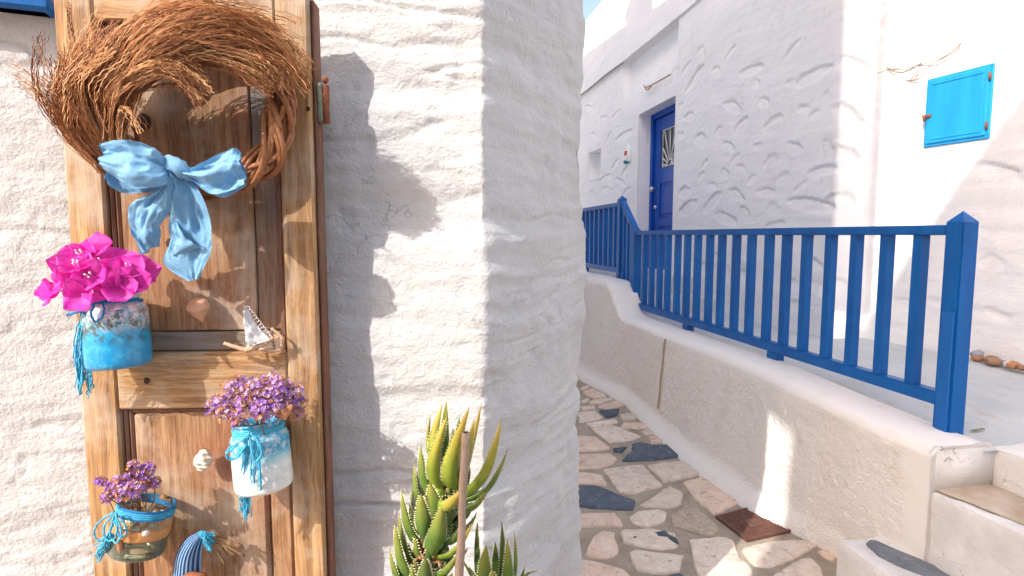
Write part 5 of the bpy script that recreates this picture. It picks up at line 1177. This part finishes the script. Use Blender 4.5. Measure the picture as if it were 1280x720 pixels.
# (base x, y, tip x, y, tip towards camera, width px, bow px x, y, shade)
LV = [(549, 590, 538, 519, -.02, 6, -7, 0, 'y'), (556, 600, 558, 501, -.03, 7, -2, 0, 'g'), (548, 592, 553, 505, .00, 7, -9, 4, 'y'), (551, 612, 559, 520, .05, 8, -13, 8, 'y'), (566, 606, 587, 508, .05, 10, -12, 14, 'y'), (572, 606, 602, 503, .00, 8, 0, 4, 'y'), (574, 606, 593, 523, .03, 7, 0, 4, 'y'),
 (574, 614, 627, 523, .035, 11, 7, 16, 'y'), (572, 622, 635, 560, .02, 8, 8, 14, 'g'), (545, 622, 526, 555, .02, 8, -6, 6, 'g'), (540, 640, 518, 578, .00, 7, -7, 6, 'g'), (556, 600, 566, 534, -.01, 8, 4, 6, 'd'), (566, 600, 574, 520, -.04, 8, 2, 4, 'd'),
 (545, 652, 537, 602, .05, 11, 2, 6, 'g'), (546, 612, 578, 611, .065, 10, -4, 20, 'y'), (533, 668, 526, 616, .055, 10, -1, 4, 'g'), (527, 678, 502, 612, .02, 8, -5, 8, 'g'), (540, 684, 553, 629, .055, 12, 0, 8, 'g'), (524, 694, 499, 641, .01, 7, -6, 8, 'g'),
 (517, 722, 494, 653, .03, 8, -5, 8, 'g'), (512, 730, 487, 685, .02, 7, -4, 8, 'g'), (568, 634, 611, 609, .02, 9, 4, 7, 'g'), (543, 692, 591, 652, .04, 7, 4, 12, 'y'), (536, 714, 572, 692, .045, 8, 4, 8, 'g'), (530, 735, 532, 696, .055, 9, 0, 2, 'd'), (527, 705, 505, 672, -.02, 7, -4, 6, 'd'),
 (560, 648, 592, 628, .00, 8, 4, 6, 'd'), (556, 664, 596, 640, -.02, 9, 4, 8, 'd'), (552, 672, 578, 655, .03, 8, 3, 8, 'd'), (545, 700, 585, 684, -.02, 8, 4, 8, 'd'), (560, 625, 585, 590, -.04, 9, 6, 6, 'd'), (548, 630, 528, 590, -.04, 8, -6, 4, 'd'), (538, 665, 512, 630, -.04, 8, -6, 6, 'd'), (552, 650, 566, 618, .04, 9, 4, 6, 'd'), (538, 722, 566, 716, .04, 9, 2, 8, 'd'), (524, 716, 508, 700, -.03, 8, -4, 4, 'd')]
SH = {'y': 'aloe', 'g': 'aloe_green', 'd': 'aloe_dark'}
for k, (bx_, by_, tx, ty, fd, w, px, py, sh) in enumerate(LV):
    sa = stem_at(by_); out0 = np.array([(bx_ - 0) / 1.0, 0, 0]); 
    bs_ = onY(bx_, by_, YS - .35 * fd); tp = onY(tx, ty, YS - fd - .01)
    bw_ = onY((bx_ + tx) / 2 + px, (by_ + ty) / 2 + py, YS - .7 * fd - .01) - onY((bx_ + tx) / 2, (by_ + ty) / 2, YS - .7 * fd)
    out = tp - stem_at(min(by_, 790)); out = np.array([out[0] * 1.0, out[1] * 1.3, -.25 * abs(out[2])]); out = nrm(out + np.array([0, -.010, 0]))
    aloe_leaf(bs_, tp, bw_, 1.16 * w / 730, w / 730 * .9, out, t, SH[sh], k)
rg = np.random.default_rng(77)
for k in range(42):
    by_ = rg.uniform(612, 742); sa = stem_at(by_); an = rg.uniform(-.6, 3.74); L = rg.uniform(.055, .085)
    o_ = np.array([math.cos(an), -math.sin(an) * .8, 0.]); tp = sa + o_ * L * .62 + np.array([0, 0, L * rg.uniform(.55, .95)])
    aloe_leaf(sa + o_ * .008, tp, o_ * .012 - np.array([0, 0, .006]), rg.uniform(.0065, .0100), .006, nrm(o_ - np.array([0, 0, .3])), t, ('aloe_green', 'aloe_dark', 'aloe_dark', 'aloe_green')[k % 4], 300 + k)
dry = []
rg = np.random.default_rng(71)
for k in range(46):
    y = rg.uniform(600, 735); c = stem_at(y) + np.array([rg.normal() * .010, -.012 - .008 * rg.random(), 0]); dry.append(tube(spline([c, c + rg.normal(size=3) * .008 + np.array([0, -.006, .004]), c + rg.normal(size=3) * .014], 5), [.003, .0035, .0025, .002, .0005], 5, True, .3))
o = mesh('dry_leaf_base', join(*dry), 'aloe_dry', t); o['kind'] = 'stuff'
# second, smaller aloe
t = thing('aloe_plant', (*onY(620, 760, YS)[:2], 0), 'small dark green aloe rosette at the foot of the white corner', 'plant')
Y2 = .93
LV2 = [(603, 745, 597, 652, .0, 9, -3, 0, 'd'), (612, 750, 608, 681, .04, 11, -4, 0, 'g'), (618, 742, 619, 676, -.02, 7, 1, 0, 'd'), (626, 745, 627, 652, -.01, 8, 2, 0, 'd'), (632, 750, 634, 674, .03, 8, 2, 0, 'g'), (635, 745, 643, 664, .0, 6, 5, 2, 'g'), (640, 745, 656, 707, .02, 5, 2, 0, 'd'), (640, 748, 672, 714, .03, 6, 2, -14, 'g'), (606, 745, 586, 708, .02, 7, -2, -6, 'd'), (600, 740, 574, 694, .02, 6, 0, -4, 'd'), (622, 755, 616, 712, .06, 9, -2, 0, 'g')]
for k, (bx_, by_, tx, ty, fd, w, px, py, sh) in enumerate(LV2):
    bs_ = onY(bx_, by_, Y2 - .4 * fd); tp = onY(tx, ty, Y2 - fd); bw_ = onY((bx_ + tx) / 2 + px, (by_ + ty) / 2 + py, Y2 - .7 * fd) - onY((bx_ + tx) / 2, (by_ + ty) / 2, Y2 - .7 * fd)
    out = tp - onY(620, by_, Y2 + .01); out = nrm(np.array([out[0], out[1] * 1.2 - .01, -.1 * abs(out[2])])); aloe_leaf(bs_, tp, bw_, w / 730, w / 730 * .5, out, t, SH[sh], 100 + k)
mesh('stem', tube(spline([np.array([onY(620, 745, Y2)[0], Y2, .30]), onY(620, 760, Y2), onY(620, 735, Y2)], 8), .014, 8, True, .2), 'aloe_dry', t)
# cane and pot
s0_ = onY(582, 541, YS - .075); s1_ = onY(574, 730, YS - .075); dirn = (s1_ - s0_) / np.linalg.norm(s1_ - s0_); low = s1_ + dirn * (s1_[2] - .30) / abs(dirn[2])
Q = np.linspace(s0_, low, 40); Q[:, 0] += .0008 * np.sin(np.arange(40) * .9)
cn = thing('garden_cane', low, 'grey brown wooden cane propping up the tall aloe', 'cane')
mesh('shaft', tube(Q, .0066 + .0005 * np.sin(np.arange(40) * .7), 12, True, .04), 'cane', cn)
mesh('hollow', place(lathe([(.0038, 0), (.0038, .0006), (0, .0006)], 10), s0_ + np.array([0, 0, .0004])), 'dark', cn)
pc = (s1_[0] + .02, YS - .02, 0)
t = thing('plant_pot', pc, 'terracotta pot holding the two aloes at the wall foot', 'pot')
mesh('pot', place(lathe([(.085, 0), (.115, .28), (.13, .28), (.13, .33), (.118, .33), (.112, .29), (.10, .27)], 32), pc), 'terracotta', t)
mesh('soil', place(lathe([(.113, .30), (.06, .306), (0, .308)], 24, False, False), pc), 'soil', t)
